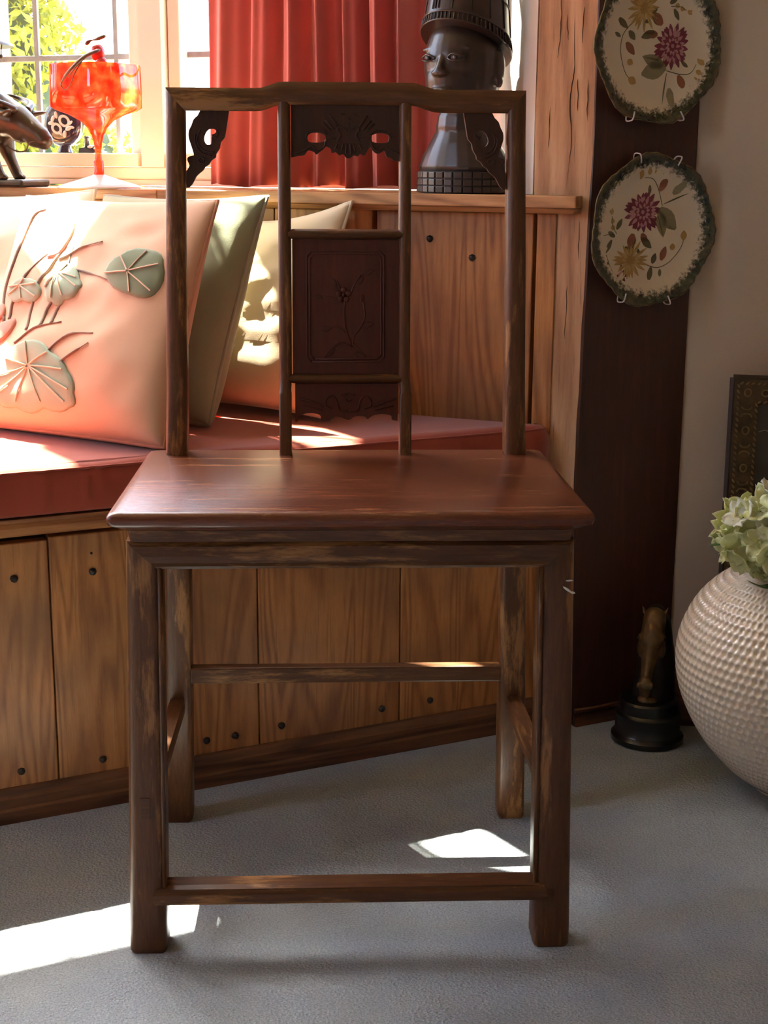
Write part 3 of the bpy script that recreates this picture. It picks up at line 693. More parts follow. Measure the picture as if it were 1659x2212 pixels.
half = [[(487, 180), (440, 150), (420, 170), (440, 200), (420, 240)], [(455, 255), (445, 300)], [(475, 255), (472, 320)], [(420, 260), (405, 290)], [(400, 170), (345, 110)], [(380, 180), (325, 130)], [(420, 150), (370, 80)], [(410, 225), (350, 235), (340, 275), (300, 300), (260, 270), (215, 300), (160, 320)], [(225, 220), (245, 185), (310, 175), (355, 205)], [(440, 75), (465, 70)], [(478, 100), (487, 102)], [(476, 130), (487, 134)]]
for L_ in half:
    for q in (L_, mir(L_)): tube(bm, smooth_pts([onback(*up_(*p), .0066) for p in q], 3), .0012, 5)
obj('carved_scroll', bm, chair_carve, fz, smooth=True)
# lower frieze
def lo_(cx, cy): return (-.0940 + cx * 1.969e-4, .611 - (cy - 1736) * 2.03e-4)
edge = [(150, 1975), (165, 1970), (175, 1940), (230, 1920), (305, 1930), (320, 1965), (380, 1960), (400, 1940), (440, 1945), (490, 1962), (530, 1940), (590, 1940), (610, 1957), (640, 1935), (700, 1925), (760, 1935), (765, 1960), (800, 1968)]
lz = obj('lower_frieze', plate_cut([lo_(*p) for p in rnd2(edge)] + [lo_(806, 1738), lo_(150, 1738)], [], lambda x, z, d: onback(x, z, .007 + d), .009), chair_panel, C)
bm = nbm()
for L_ in ([(487, 1905), (430, 1900), (415, 1850), (390, 1815), (350, 1830), (345, 1875), (385, 1890)], [(487, 1800), (440, 1810)], [(330, 1880), (260, 1850), (180, 1830)], [(320, 1900), (250, 1880), (200, 1870)], [(470, 1835), (487, 1845)]):
    for q in (L_, mir(L_)): tube(bm, smooth_pts([onback(*lo_(*p), .0066) for p in q], 3), .0012, 5)
obj('carved_scroll', bm, chair_panel, lz, smooth=True)
# pierced corner brackets
oc = [(600, 110), (600, 250), (480, 330), (390, 420), (340, 560), (280, 680), (268, 820), (290, 930), (330, 1060), (370, 1200), (385, 1280), (290, 1300), (230, 1350), (240, 1430), (280, 1530), (220, 1640), (200, 1690), (200, 2070), (330, 1990), (430, 1800), (520, 1710), (600, 1640), (650, 1560), (740, 1500), (800, 1400), (900, 1330), (910, 1250), (1000, 1100), (1020, 960), (1110, 850), (1140, 730), (1240, 600), (1240, 110)]
hc = [(870, 640), (930, 690), (890, 750), (830, 780), (810, 900), (800, 1000), (720, 1020), (660, 990), (625, 890), (650, 780), (700, 690), (780, 640)]
for sx in (1, -1):
    def br(cx, cy): return (sx * (-.2051 + cx * 5.11e-5), .9488 - cy * 4.88e-5)
    lo = [br(*p) for p in rnd2(oc[2:-2], 2)] + [br(*p) for p in oc[-1:] + oc[:1]]; lh = [br(*p) for p in rnd2(hc, 2, True)]
    b_ = obj('corner_bracket', plate_cut(lo, [lh], lambda x, z, d: onback(x, z, .008 + d), .010), chair_carve, C)
    bm = nbm()
    for L_ in ([(560, 660), (470, 860), (520, 1060), (680, 1180), (880, 1190)], [(440, 760), (410, 900), (480, 1130), (640, 1260), (820, 1300)], [(560, 1330), (490, 1380), (530, 1460), (620, 1450), (630, 1360), (560, 1330)], [(820, 780), (900, 840), (960, 780), (930, 690)], [(300, 1340), (270, 1420), (330, 1470)]):
        tube(bm, smooth_pts([onback(*br(*p), .0076) for p in L_], 3), .0010, 5)
    obj('carved_scroll', bm, chair_carve, b_, smooth=True)

# ------------------------------------------------------------------ curtain
cur_m = fabric('coral red velvet curtain', (.54, .125, .11), .06, 1200, trans=.10, sheen=.5)
w = WE('curtain')
def fold(s):
    # broad first fall then tight pleats
    t = max(0, (s + .645) / .435)
    ph = 2 * math.pi * (1.2 * t + 6.4 * t ** 1.15)
    amp = .006 + .017 * min(1, t * 2.5)
    if t > .9: amp *= max(.2, (1 - t) / .1 * .8 + .2)
    y = math.sin(ph) + .35 * math.sin(2.3 * ph + 1.1)
    return amp * y
ns, nz = 220, 26; bm = nbm(); G = []
for side in (0, .0022):
    g = []
    for i in range(ns + 1):
        s = -.628 + .485 * i / ns; col_ = []
        hem = .8365 + .0050 * (.5 + .5 * math.sin(s * 61 + 1)) + .003 * noise.noise(Vector((s * 40, 0, 0)))
        for j in range(nz + 1):
            q = j / nz; z = lerp(hem, 2.24, q); k = lerp(1.0, .8, q)
            col_.append(bm.verts.new((s + .004 * noise.noise(Vector((s * 9, z * 3, 0))) * (1 - q), .105 + .020 * min(1, max(0, (s + .26) / .06)) + (.45 if s > -.22 else 1) * fold(s + .008 * math.sin(z * 4 + s * 13)) * k + side, z)))
        g.append(col_)
    G.append(g)
for i in range(ns):
    for j in range(nz):
        for g in G: bm.faces.new((g[i][j], g[i + 1][j], g[i + 1][j + 1], g[i][j + 1]))
for i in range(ns):
    bm.faces.new((G[0][i][0], G[0][i + 1][0], G[1][i + 1][0], G[1][i][0])); bm.faces.new((G[0][i][nz], G[0][i + 1][nz], G[1][i + 1][nz], G[1][i][nz]))
for j in range(nz):
    for i in (0, ns): bm.faces.new((G[0][i][j], G[0][i][j + 1], G[1][i][j + 1], G[1][i][j]))
obj('drape', bm, cur_m, w, smooth=True)
bm = nbm(); tube(bm, [(-1.0, .105, 2.25), (-.09, .105, 2.25)], .009, 10); obj('curtain_rod', bm, iron, w)
tag(w, 'coral red pleated curtain hanging over the window shelf', 'curtain')

# ------------------------------------------------------------------ carved bust on the shelf
ebony = plain('dark polished carved wood', (.036, .021, .015), .33, var=.3, scale=18, bump=.12, bscale=60)
E = WE('carved_bust', -.128, .035, .8335); E.location = Wp(-.131, -.024, .8335); E.rotation_euler = (0, 0, W_ANG + R(-10)); E.scale = (1.10, 1.06, 1.0)
bm = nbm()
ell(bm, (0, .006, .192), (.053, .064, .080), seg=32); ell(bm, (0, -.010, .168), (.044, .050, .050), seg=32); ell(bm, (0, -.034, .140), (.020, .020, .017))
cap(bm, (0, -.050, .208), .0042, (0, -.0615, .180), .0068); ell(bm, (0, -.0600, .1765), (.0135, .0085, .0060))
for sx in (-1, 1):
    cap(bm, (sx * .006, -.0515, .213), .0034, (sx * .036, -.043, .211), .0024)
    ell(bm, (sx * .021, -.0490, .199), (.0115, .0065, .0052))
    ell(bm, (sx * .053, .012, .187), (.006, .013, .026)); ell(bm, (sx * .055, .008, .166), (.005, .008, .010))
ell(bm, (0, -.056, .152), (.017, .008, .0046)); ell(bm, (0, -.054, .1440), (.015, .008, .0050))
cap(bm, (0, .012, .15), .036, (0, .014, .085), .040); cap(bm, (0, .012, .105), .041, (0, .012, .10), .042)
loft(bm, [[(a * math.cos(t), .012 + b * math.sin(t), z) for t in [2 * math.pi * k / 24 for k in range(24)]] for z, a, b in ((.031, .066, .050), (.040, .069, .053), (.055, .064, .050), (.075, .052, .046), (.095, .041, .040), (.11, .036, .036))])
organic('head_and_neck', bm, ebony, E, .0019, 3, .5)
# lids and pupils
bm = nbm()
for sx in (-1, 1):
    for dz, k in ((.0050, 1), (-.0042, -1)):
        tube(bm, smooth_pts([(sx * .0095, -.0560, .198), (sx * .016, -.0592, .198 + dz * .9), (sx * .024, -.0585, .198 + dz), (sx * .033, -.0525, .1975 + dz * .3)], 3), .0011, 5)
    ell(bm, (sx * .0215, -.0560, .198), (.0040, .0026, .0036), seg=10)
obj('eye', bm, ebony, E, smooth=True)
# tall headdress
bm = nbm(); rings = []
def hd(z):   # radius, centre y at a height
    t = (z - .215) / .17; return lerp(.064, .047, min(1, t)), lerp(.012, .020, t)
for i in range(13):
    z = lerp(.205, .395, i / 12); r_, cy = hd(z); k = 1 if i < 11 else (.86 if i == 11 else .5)
    rings.append([(r_ * .94 * k * math.cos(t), cy + r_ * 1.06 * k * math.sin(t), z + .030 * (.012 - cy - r_ * math.sin(t)) / .06 * (1 - i / 14) + .014 * (1 - i / 14)) for t in [2 * math.pi * a / 40 for a in range(40)]])
hdr = obj('headdress', loft(nbm(), rings), ebony, E, smooth=True, sharp=50); bm.free()
bm = nbm()
def hpt(t, i, out=.0006):
    i = min(11.9, i); a = int(i); f = i - a; n = 40; tt = (t / (2 * math.pi) * n) % n; b = int(tt); g = tt - b
    p = Vector(rings[a][b]).lerp(Vector(rings[a][(b + 1) % n]), g).lerp(Vector(rings[a + 1][b]).lerp(Vector(rings[a + 1][(b + 1) % n]), g), f)
    c = Vector((0, .015, p.z)); return p + (p - c).normalized() * out
for i in (4.2, 6.4, 8.6, 10.4): tube(bm, [hpt(2 * math.pi * k / 40, i + .15 * math.sin(k)) for k in range(41)], .0010, 5)
for k in range(14): tube(bm, [hpt(2 * math.pi * k / 14, q) for q in (1.6, 4, 6, 8, 10, 11.5)], .0010, 5)
for k in (9.8, 10.0, 10.2): tube(bm, [hpt(2 * math.pi * k / 14, q, .001) for q in (1.6, 4, 6, 8, 10, 11.5)], .0009, 5)
obj('carved_line', bm, plain('carved groove shadow line', (.012, .008, .006), .6), hdr, smooth=True)
bm = nbm()
tube(bm, [hpt(2 * math.pi * k / 48, 1.2, .0008) for k in range(49)], .0016, 6); tube(bm, [hpt(2 * math.pi * k / 48, .15, .0008) for k in range(49)], .0014, 6)
for k in range(64): tube(bm, [hpt(2 * math.pi * k / 64, .25, .0014), hpt(2 * math.pi * k / 64, 1.05, .0014)], .0012, 5)
obj('hatched_band', bm, ebony, hdr, smooth=True)
# base: drum of carved squares
bm = nbm(); lathe(bm, [(.060, 0), (.0665, .001), (.0665, .033), (.060, .034)], 40, (0, .012, 0)); bmesh.ops.scale(bm, vec=(1.03, .80, 1), verts=bm.verts)
bs = obj('base', bm, plain('base groove', (.014, .009, .007), .6), E)
bm0 = nbm(); box(bm0, -.0056, .0056, -.002, .002, -.0056, .0056, .0012); blk = None
for row in range(3):
    for k in range(30):
        t = 2 * math.pi * k / 30; x, y = .0685 * math.cos(t), .0096 + .0533 * math.sin(t)
        if blk is None: blk = obj('carved_square', bm0, ebony, bs); o = blk
        else: o = blk.copy(); COL.objects.link(o); o.parent = bs
        o.location = (x, y, .0062 + row * .0108); o.rotation_euler = (0, 0, math.atan2(math.sin(t) / .0533, math.cos(t) / .0685) + math.pi / 2); o.scale = (1.12, 1, .84)
tag(E, 'dark carved wooden bust of a woman with tall headdress on the shelf', 'sculpture')

# ------------------------------------------------------------------ red goblet with ornament
def red_glass():
    m, nt, b, o = new_mat('orange red blown glass'); nt.nodes.remove(b); L = nt.links.new
    tc = N(nt, 'ShaderNodeTexCoord'); ns = N(nt, 'ShaderNodeTexNoise', i_Scale=60.0, i_Detail=4.0); L(tc.outputs['Object'], ns.inputs['Vector'])
    r = ramp(nt, ns.outputs[0], [(.3, (.72, .07, .03)), (.5, (.92, .22, .09)), (.72, (1, .45, .22))])
    t = N(nt, 'ShaderNodeBsdfTransparent'); L(r.outputs[0], t.inputs[0])
    tr = N(nt, 'ShaderNodeBsdfTranslucent'); L(r.outputs[0], tr.inputs[0])
    g = N(nt, 'ShaderNodeBsdfGlossy'); g.inputs['Roughness'].default_value = .05
    m1 = N(nt, 'ShaderNodeMixShader', i_0=.42); L(t.outputs[0], m1.inputs[1]); L(tr.outputs[0], m1.inputs[2])
    m2 = N(nt, 'ShaderNodeMixShader', i_0=.07); L(m1.outputs[0], m2.inputs[1]); L(g.outputs[0], m2.inputs[2]); L(m2.outputs[0], o.inputs[0]); return m
redg = red_glass()
E = WE('goblet', -.784, .0, .8335)
def lobed(prof, seg=48, lob=4, amt=.0, ph=math.pi / 4):
    return [[(r * (1 + amt * a * math.cos(lob * (t - ph))) * math.cos(t), r * (1 + amt * a * math.cos(lob * (t - ph))) * math.sin(t), z) for t in [2 * math.pi * k / seg for k in range(seg)]] for r, z, a in prof]
prof = [(.012, .090, 0), (.017, .100, 0), (.028, .111, .1), (.046, .121, .4), (.064, .128, .8), (.0705, .133, 1), (.071, .165, 1), (.070, .200, 1), (.0685, .203, 1), (.0665, .200, 1), (.0665, .165, 1), (.066, .136, 1), (.060, .131, .8), (.042, .124, .4), (.022, .113, .1), (.001, .108, 0)]
bm = nbm(); loft(bm, lobed(prof, seg=72, lob=4, amt=.09))
obj('bowl', bm, redg, E, smooth=True, sharp=60)
obj('stem', lathe(nbm(), [(.0085, .021), (.0082, .044), (.0058, .047), (.0055, .060), (.0070, .075), (.0105, .088), (.0120, .0905), (.004, .092)], 24), redg, E, smooth=True, sharp=50)
obj('foot', lathe(nbm(), [(.071, 0), (.072, .0012), (.070, .003), (.040, .012), (.018, .019), (.0075, .0225), (.001, .023)], 40), plain('white opal glass', (.90, .86, .80), .3), E, smooth=True)
tag(E, 'orange red glass goblet with white foot on the window shelf', 'goblet')
E = WE('ornament', -.776, .0, .8335 + .172)
brown = plain('brown dried leaf', (.16, .075, .025), .6, var=.3, scale=90); berry = plain('red berry', (.62, .03, .02), .3, coat=.4)
bm = nbm(); ell(bm, (-.002, 0, .050), (.012, .012, .0145), seg=18); ell(bm, (.004, .001, .034), (.010, .010, .010), seg=14); obj('red_breast', bm, berry, E, smooth=True)
bm = nbm(); tube(bm, smooth_pts([(-.018, -.010, .062), (-.010, -.010, .068), (.004, -.008, .071), (.020, -.006, .076)], 4), [.0015, .0034, .0042, .0044, .0032, .0022, .0018, .0022, .0036, .0044, .0044, .0036, .001], 8, .7); obj('crest', bm, brown, E, smooth=True)
bm = nbm()
tube(bm, smooth_pts([(.024, -.030, .052), (.013, -.058, .040), (-.002, -.076, .020), (-.016, -.079, .004), (-.022, -.079, -.006)], 4), [.0018] + [.0052] * 6 + [.0040] * 5 + [.0026] * 5, 8, .6)
tube(bm, smooth_pts([(-.022, -.079, -.006), (-.013, -.080, -.014), (-.002, -.080, -.006), (.006, -.078, .012), (.013, -.060, .038)], 4), .0012, 6)
tube(bm, smooth_pts([(.018, -.045, .048), (.010, -.077, .024), (-.006, -.079, .006)], 4), .0014, 6)
cap(bm, (0, 0, .034), .0035, (0, 0, -.046), .0022)
obj('wing', bm, brown, E, smooth=True)
tag(E, 'small red and brown bird like ornament standing in the red goblet', 'ornament')

# ------------------------------------------------------------------ scent flask and dark trinket on the sill
E = WE('scent_flask', -.940, -.146, .8685); E.location = Wp(-.973, -.1655, .8365 - .006); E.scale = (1.1, 1, 1.1)
fl = plain('dark violet cased glass', (.030, .016, .034), .12, coat=.6); opal = plain('white opal overlay', (.80, .66, .62), .35)
bm = nbm(); rr = []
for x, k in ((-.0135, .62), (-.012, .80), (-.008, .93), (0, 1.0), (.008, .93), (.012, .80), (.0135, .62)):
    rr.append([(.040 * k * math.cos(t), x, .105 + .040 * k * math.sin(t)) for t in [2 * math.pi * i / 36 for i in range(36)]])
loft(bm, rr); lathe(bm, [(.012, .0565), (.0135, .0575), (.010, .066), (.006, .075)], 20); lathe(bm, [(.009, .140), (.008, .146), (.008, .154), (.0085, .155)], 16)

obj('body', bm, fl, E, smooth=True, sharp=40)
bm = nbm(); lathe(bm, [(.0078, .1551), (.0090, .158), (.0088, .164), (.0115, .169), (.0125, .175), (.0095, .182), (.001, .184)], 18); obj('stopper', bm, opal, E, smooth=True)
bm = nbm()
def disc(bm, cx, cz, a, b, an, y=-.0146, th=.0012, hole=0):
    an = R(an); P_ = lambda k, t, yy: (cx + k * (a * math.cos(t) * math.cos(an) - b * math.sin(t) * math.sin(an)), yy, cz + k * (a * math.cos(t) * math.sin(an) + b * math.sin(t) * math.cos(an)))
    T = [2 * math.pi * i / 14 for i in range(14)]
    if hole: loft(bm, [[P_(k, t, yy) for t in T] for k, yy in ((1, y + .006), (1, y), (hole, y), (hole, y + .006))], closed=True)
    else: loft(bm, [[P_(k, t, yy) for t in T] for k, yy in ((1, y + .006), (1, y), (.5, y - th))])
disc(bm, .010, .108, .0125, .0095, -30, hole=.58); disc(bm, -.006, .096, .0115, .0090, -30, hole=.55)
for cx, cz, a, b, an in ((-.013, .112, .006, .0032, 60), (-.006, .118, .006, .0030, 100), (-.017, .105, .006, .003, 10), (.018, .096, .0065, .0034, 20), (.010, .087, .006, .0034, 80), (.022, .105, .005, .0025, 40), (.024, .098, .005, .0022, -10), (.002, .088, .005, .0026, 140)): disc(bm, cx, cz, a, b, an)
obj('overlay_flower', bm, opal, E)
tag(E, 'round dark glass scent flask with white flower overlay and white stopper', 'flask')
E = WE('trinket', 0, 0, 0); E.location = Wp(-.908, -.159, .8302)
bm = nbm(); loft(bm, [[(x, y * k, z) for y, z in ((-.012, .0625), (.012, .0625), (.010, .0625 + h), (-.010, .0625 + h))] for x, h, k in ((-.022, .008, 1), (-.010, .010, 1), (.010, .006, 1), (.028, .002, .8))])
dk = plain('dark grey glass trinket', (.05, .05, .06), .2, coat=.5)
obj('base', bm, dk, E)
bm = nbm(); lathe(bm, [(.0055, .070), (.0052, .088), (.0062, .090), (.0050, .092)], 12, (-.010, 0, 0)); ell(bm, (.004, -.003, .072), (.007, .006, .004), seg=10); obj('stub', bm, dk, E, smooth=True)
bm = nbm(); ell(bm, (.001, -.0075, .073), (.006, .003, .003), seg=10); ell(bm, (.012, -.006, .070), (.005, .003, .002), seg=10); obj('white_fleck', bm, opal, E, smooth=True)
tag(E, 'small dark grey trinket just right of the scent flask', 'ornament')

# ------------------------------------------------------------------ bronze water buffalo with rider
bronze = plain('dark patinated bronze', (.060, .042, .026), .36, .55, var=.35, scale=26, bump=.3, bscale=90)
E = WE('buffalo_figurine', -1.0, .0, .8335)
E.location = Wp(-.988, .008, .8335)
bm = nbm()
ell(bm, (-.10, 0, .120), (.105, .044, .048)); ell(bm, (-.018, 0, .118), (.050, .040, .046)); ell(bm, (-.185, 0, .12), (.050, .042, .046))
cap(bm, (-.005, 0, .125), .040, (.040, 0, .112), .030); cap(bm, (.045, 0, .112), .027, (.092, 0, .086), .0165); ell(bm, (.098, 0, .079), (.017, .016, .013)); ell(bm, (.050, 0, .098), (.026, .020, .024))
cap(bm, (.075, 0, .080), .013, (.100, 0, .071), .009)
for sy in (-1, 1):
    cap(bm, (-.010, sy * .022, .10), .024, (.002, sy * .024, .055), .0125); cap(bm, (.002, sy * .024, .055), .0115, (.020, sy * .024, .018), .009); ell(bm, (.024, sy * .024, .016), (.013, .010, .006))
    cap(bm, (-.195, sy * .024, .10), .028, (-.215, sy * .025, .055), .013); cap(bm, (-.215, sy * .025, .055), .012, (-.205, sy * .025, .018), .009); ell(bm, (-.201, sy * .025, .016), (.013, .010, .006))
organic('body', bm, bronze, E, .0034, 4)
for sy in (-1, 1):
    bm = nbm(); tube(bm, smooth_pts([(.040, sy * .022, .122), (.048, sy * .040, .124), (.070, sy * .050, .128)], 3), [.005, .010, .012, .012, .009, .006, .001], 8, .5); obj('ear', bm, bronze, E, smooth=True)
    bm = nbm(); tube(bm, smooth_pts([(.052, sy * .016, .128), (.040, sy * .045, .140), (.000, sy * .075, .150), (-.03, sy * .07, .16)], 4), [.008, .0078, .0075, .007, .0068, .0064, .006, .0054, .005, .0042, .0034, .0024, .0008], 8); obj('horn', bm, bronze, E, smooth=True)
bm = nbm(); tube(bm, smooth_pts([(.100, -.008, .080), (.082, -.018, .076), (.073, -.018, .062), (.055, -.019, .060), (.034, -.022, .070)], 4), .0014, 6); obj('nose_rope', bm, bronze, E, smooth=True)
bm = nbm(); box(bm, -.245, .078, -.040, .040, 0, .012, .004); 
for v in bm.verts: v.co.z += .0012 * noise.noise(Vector((v.co.x * 60, v.co.y * 60, 0))) if v.co.z > .006 else 0
obj('base', bm, bronze, E)
bm = nbm()
cap(bm, (-.085, 0, .165), .026, (-.080, 0, .215), .022); ell(bm, (-.076, 0, .244), (.017, .018, .020))
for sy in (-1, 1):
    cap(bm, (-.078, sy * .020, .210), .009, (-.045, sy * .022, .185), .007); cap(bm, (-.045, sy * .022, .185), .007, (-.008, sy * .012, .176), .006); cap(bm, (-.080, sy * .026, .160), .014, (-.045, sy * .040, .130), .010)
rid = organic('rider', bm, bronze, E, .0034, 3)
bm = nbm(); lathe(bm, [(.001, .290), (.012, .284), (.050, .262), (.090, .243), (.091, .239), (.086, .239), (.05, .252), (.012, .262), (.001, .262)], 28, (-.070, 0, 0)); obj('hat', bm, bronze, rid, smooth=True, sharp=60)
bm = nbm(); tube(bm, [(.019, 0, .240), (.017, 0, .230), (.0165, 0, .222)], .0010, 5); ell(bm, (.0165, 0, .2195), (.0028, .0028, .0040), seg=8); obj('tassel', bm, bronze, rid)
tag(E, 'dark bronze water buffalo with a hatted rider at the left of the shelf', 'figurine')

# ------------------------------------------------------------------ painted plates
def plate_mat():
    m, nt, b, o = new_mat('cream glaze with mossy green rim'); L = nt.links.new
    tc = N(nt, 'ShaderNodeTexCoord'); sep = N(nt, 'ShaderNodeSeparateXYZ'); L(tc.outputs['Object'], sep.inputs[0])
    cb = N(nt, 'ShaderNodeCombineXYZ'); L(sep.outputs[0], cb.inputs[0]); L(sep.outputs[1], cb.inputs[1])
    ln = N(nt, 'ShaderNodeVectorMath', operation='LENGTH'); L(cb.outputs[0], ln.inputs[0])
    n1 = N(nt, 'ShaderNodeTexNoise', i_Scale=150.0, i_Detail=6.0, i_Roughness=.75); L(tc.outputs['Object'], n1.inputs['Vector'])
    ma = N(nt, 'ShaderNodeMath', operation='MULTIPLY_ADD', i_1=.045); L(n1.outputs[0], ma.inputs[0]); L(ln.outputs['Value'], ma.inputs[2])
    r1 = ramp(nt, ma.outputs[0], [(.1150, (0, 0, 0)), (.1190, (1, 1, 1))])
    n2 = N(nt, 'ShaderNodeTexNoise', i_Scale=110.0, i_Detail=5.0); L(tc.outputs['Object'], n2.inputs['Vector'])
    g = ramp(nt, n2.outputs[0], [(.36, (.010, .013, .006)), (.55, (.040, .048, .016)), (.72, (.12, .085, .035))])
    c = mixc(nt, r1.outputs[0], (.76, .64, .48), g.outputs[0])
    r2 = ramp(nt, ln.outputs['Value'], [(.1085, (0, 0, 0)), (.1105, (.8, .8, .8))]); c = mixc(nt, r2.outputs[0], c, (.10, .075, .03))
    L(c, b.inputs['Base Color']); b.inputs['Roughness'].default_value = .22; b.inputs['Coat Weight'].default_value = .4; b.inputs['Coat Roughness'].default_value = .1
    return m
pm = plate_mat(); gold_edge = plain('gilt edge', (.22, .16, .07), .35, .4)
c_mag = plain('magenta enamel', (.20, .018, .045), .3); c_pnk = plain('pale pink enamel', (.50, .24, .26), .3); c_yel = plain('ochre enamel', (.42, .25, .06), .3); c_lf = plain('olive leaf enamel', (.12, .10, .035), .3); c_lf2 = plain('pale sage enamel', (.26, .22, .11), .3); c_rus = plain('rust enamel', (.26, .085, .035), .3); c_mar = plain('maroon enamel', (.13, .012, .03), .3)
def plate_h(r): # surface height above the plate's back
    return .006 + (.0 if r < .068 else .010 * ((r - .068) / .045) ** 1.5)
def make_plate(name, center, rot, label):
    mt = Matrix((bd, Vector((0, 0, 1)), bn)).transposed().to_4x4(); mt.translation = center
    E = empty(name, mat=mt @ Matrix.Rotation(rot, 4, 'Z'))
    rings = []; n = 144
    def rad(r, t, k): return r * (1 + k * (.026 * math.cos(7 * t + .6) + .010 * math.cos(3 * t)) + k * .006 * math.cos(40 * t))
    for r, z, k in ((.001, .0, 0), (.060, .0, 0), (.075, .002, .1), (.1085, .0125, .95), (.1115, .0150, 1), (.1115, .0168, 1), (.1085, .0170, 1), (.100, .0136, .8), (.088, .0092, .5), (.076, .0070, .2), (.068, .006, 0), (.001, .006, 0)):
        rings.append([(rad(r, 2 * math.pi * i / n, k) * math.cos(2 * math.pi * i / n), rad(r, 2 * math.pi * i / n, k) * math.sin(2 * math.pi * i / n), z + (.0009 * math.cos(40 * 2 * math.pi * i / n) * k if r > .08 else 0)) for i in range(n)])
    obj('dish', loft(nbm(), rings), pm, E, smooth=True)
    bm = nbm(); tube(bm, [(rad(.1116, 2 * math.pi * i / 72, 1) * math.cos(2 * math.pi * i / 72), rad(.1116, 2 * math.pi * i / 72, 1) * math.sin(2 * math.pi * i / 72), .0162) for i in range(73)], .0010, 5); obj('gilt_rim', bm, gold_edge, E, smooth=True)
    def pc(cx, cy): return ((cx - 553) * .000268, (cy - 1580) * .000215)
    def zz(x, y, o): return plate_h(math.hypot(x, y)) + .00025 + o
    def petal(bm, cx, cy, an, l, wd_, o=0):
        P_ = []
        for k in range(6):
            t = k / 5; wv = wd_ * math.sin(math.pi * (t * .85 + .1)); P_.append((t * l, wv))
        pts = [(a, b) for a, b in P_] + [(a, -b) for a, b in P_[::-1]]
        vs_ = []
        for a, b in pts:
            x = cx + a * math.cos(an) - b * math.sin(an); y = cy + a * math.sin(an) + b * math.cos(an); vs_.append((x, y, zz(x, y, o)))
        lo = [bm.verts.new((p[0], p[1], p[2] - .0004)) for p in vs_]; hi = [bm.verts.new(p) for p in vs_]
        bm.faces.new(hi)
        for i in range(len(lo)): bm.faces.new((lo[i], lo[(i + 1) % len(lo)], hi[(i + 1) % len(lo)], hi[i]))
    def flower(name, cx, cy, specs, sx=1):
        x, y = pc(cx, cy); y = -y; root = None
        for o, (r0_, l, wd_, n_, m_) in enumerate(specs):
            bm = nbm()
            for k in range(n_):
                a = 2 * math.pi * (k + .5 * (o % 2)) / n_ + .13 * math.sin(k * 5); petal(bm, x + r0_ * math.cos(a), y + r0_ * math.sin(a), a, l * (1 + .15 * math.sin(k * 7)), wd_, .00008 * o)
            oo = obj(name if root is None else 'petal_ring', bm, m_, E if root is None else root)
            if root is None: root = oo
    flower('painted_flower', 500, 1455, [(.012, .019, .0040, 22, c_mag), (.010, .014, .0026, 20, c_pnk), (.006, .011, .0034, 14, c_mag), (.004, .009, .0022, 11, c_pnk), (.002, .006, .0026, 8, c_mag), (.0, .003, .0016, 7, c_pnk)])
    flower('painted_flower', 430, 1785, [(.006, .024, .0026, 20, c_yel), (.004, .016, .0020, 15, plain('pale ochre enamel', (.52, .34, .12), .3)), (.0, .010, .0022, 9, c_yel)])
    flower('painted_flower', 365, 1885, [(.001, .013, .0030, 8, c_mar), (0, .007, .002, 6, c_pnk)])
    def leafs(name, items, m_):
        for cx, cy, an, l, wd_ in items:
            bm = nbm(); x, y = pc(cx, cy); petal(bm, x, -y, R(an), l, wd_); obj(name, bm, m_, E)
    leafs('painted_leaf', [(615, 1430, -45, .044, .013), (620, 1440, -80, .040, .010), (700, 1330, 40, .030, .0075)], c_lf2)
    leafs('painted_leaf', [(500, 1630, -40, .024, .006), (330, 1570, 60, .018, .004), (300, 1640, -120, .022, .004), (560, 1930, 80, .022, .005), (580, 1810, 70, .016, .005), (640, 1400, 20, .045, .0012), (605, 1480, -70, .035, .0012), (540, 1270, -90, .014, .003), (600, 1215, 30, .010, .003), (320, 1620, 150, .016, .004), (635, 1850, -90, .012, .003), (390, 1690, -30, .014, .003), (460, 1700, -40, .012, .003), (270, 1790, -80, .016, .003)], c_lf)
    leafs('painted_leaf', [(610, 1310, 60, .026, .0065), (640, 1790, 70, .022, .006), (440, 1600, -100, .024, .008), (500, 1600, -60, .018, .006)], c_rus)
    leafs('painted_bud', [(290, 1470, 90, .010, .004), (300, 1530, 90, .008, .004), (305, 1575, 90, .008, .004), (470, 1230, 80, .014, .005), (530, 1200, 90, .010, .004), (560, 1195, 90, .010, .004), (715, 1720, 90, .010, .005), (790, 1650, 90, .014, .006), (275, 1510, 80, .008, .003)], c_yel)
    bm = nbm()
    for L_ in ([(545, 1820), (620, 1840), (700, 1800), (770, 1710), (790, 1650)], [(630, 1410), (600, 1300), (560, 1230), (500, 1220)], [(440, 1700), (460, 1640)], [(320, 1610), (300, 1600), (240, 1610)], [(330, 1600), (300, 1540), (295, 1480)], [(260, 1740), (300, 1850), (330, 1880)]):
        P_ = [(pc(*p)[0], -pc(*p)[1], 0) for p in L_]; tube(bm, [(p.x, p.y, zz(p.x, p.y, 0)) for p in smooth_pts(P_, 3)], .0006, 4)
    obj('painted_stem', bm, c_lf, E)
    return E
clip_m = plain('white coated wire', (.75, .70, .64), .4)
def clips(E, rot, angs):
    for a in angs:
        t = R(a) - rot; bm = nbm(); c, s_ = math.cos(t), math.sin(t)
        tube(bm, smooth_pts([(r_ * c, r_ * s_, z) for r_, z in ((.108, -.001), (.1165, .004), (.1170, .014), (.1150, .019), (.108, .0182), (.103, .0165))], 3), .0011, 6)
        obj('wire_clip', bm, clip_m, E, smooth=True)
pA = D0 + bd * .081 + bn * .006 + Vector((0, 0, 1.0495))
pB = D0 + bd * .087 + bn * .006 + Vector((0, 0, .7825))
r1 = R(-119)
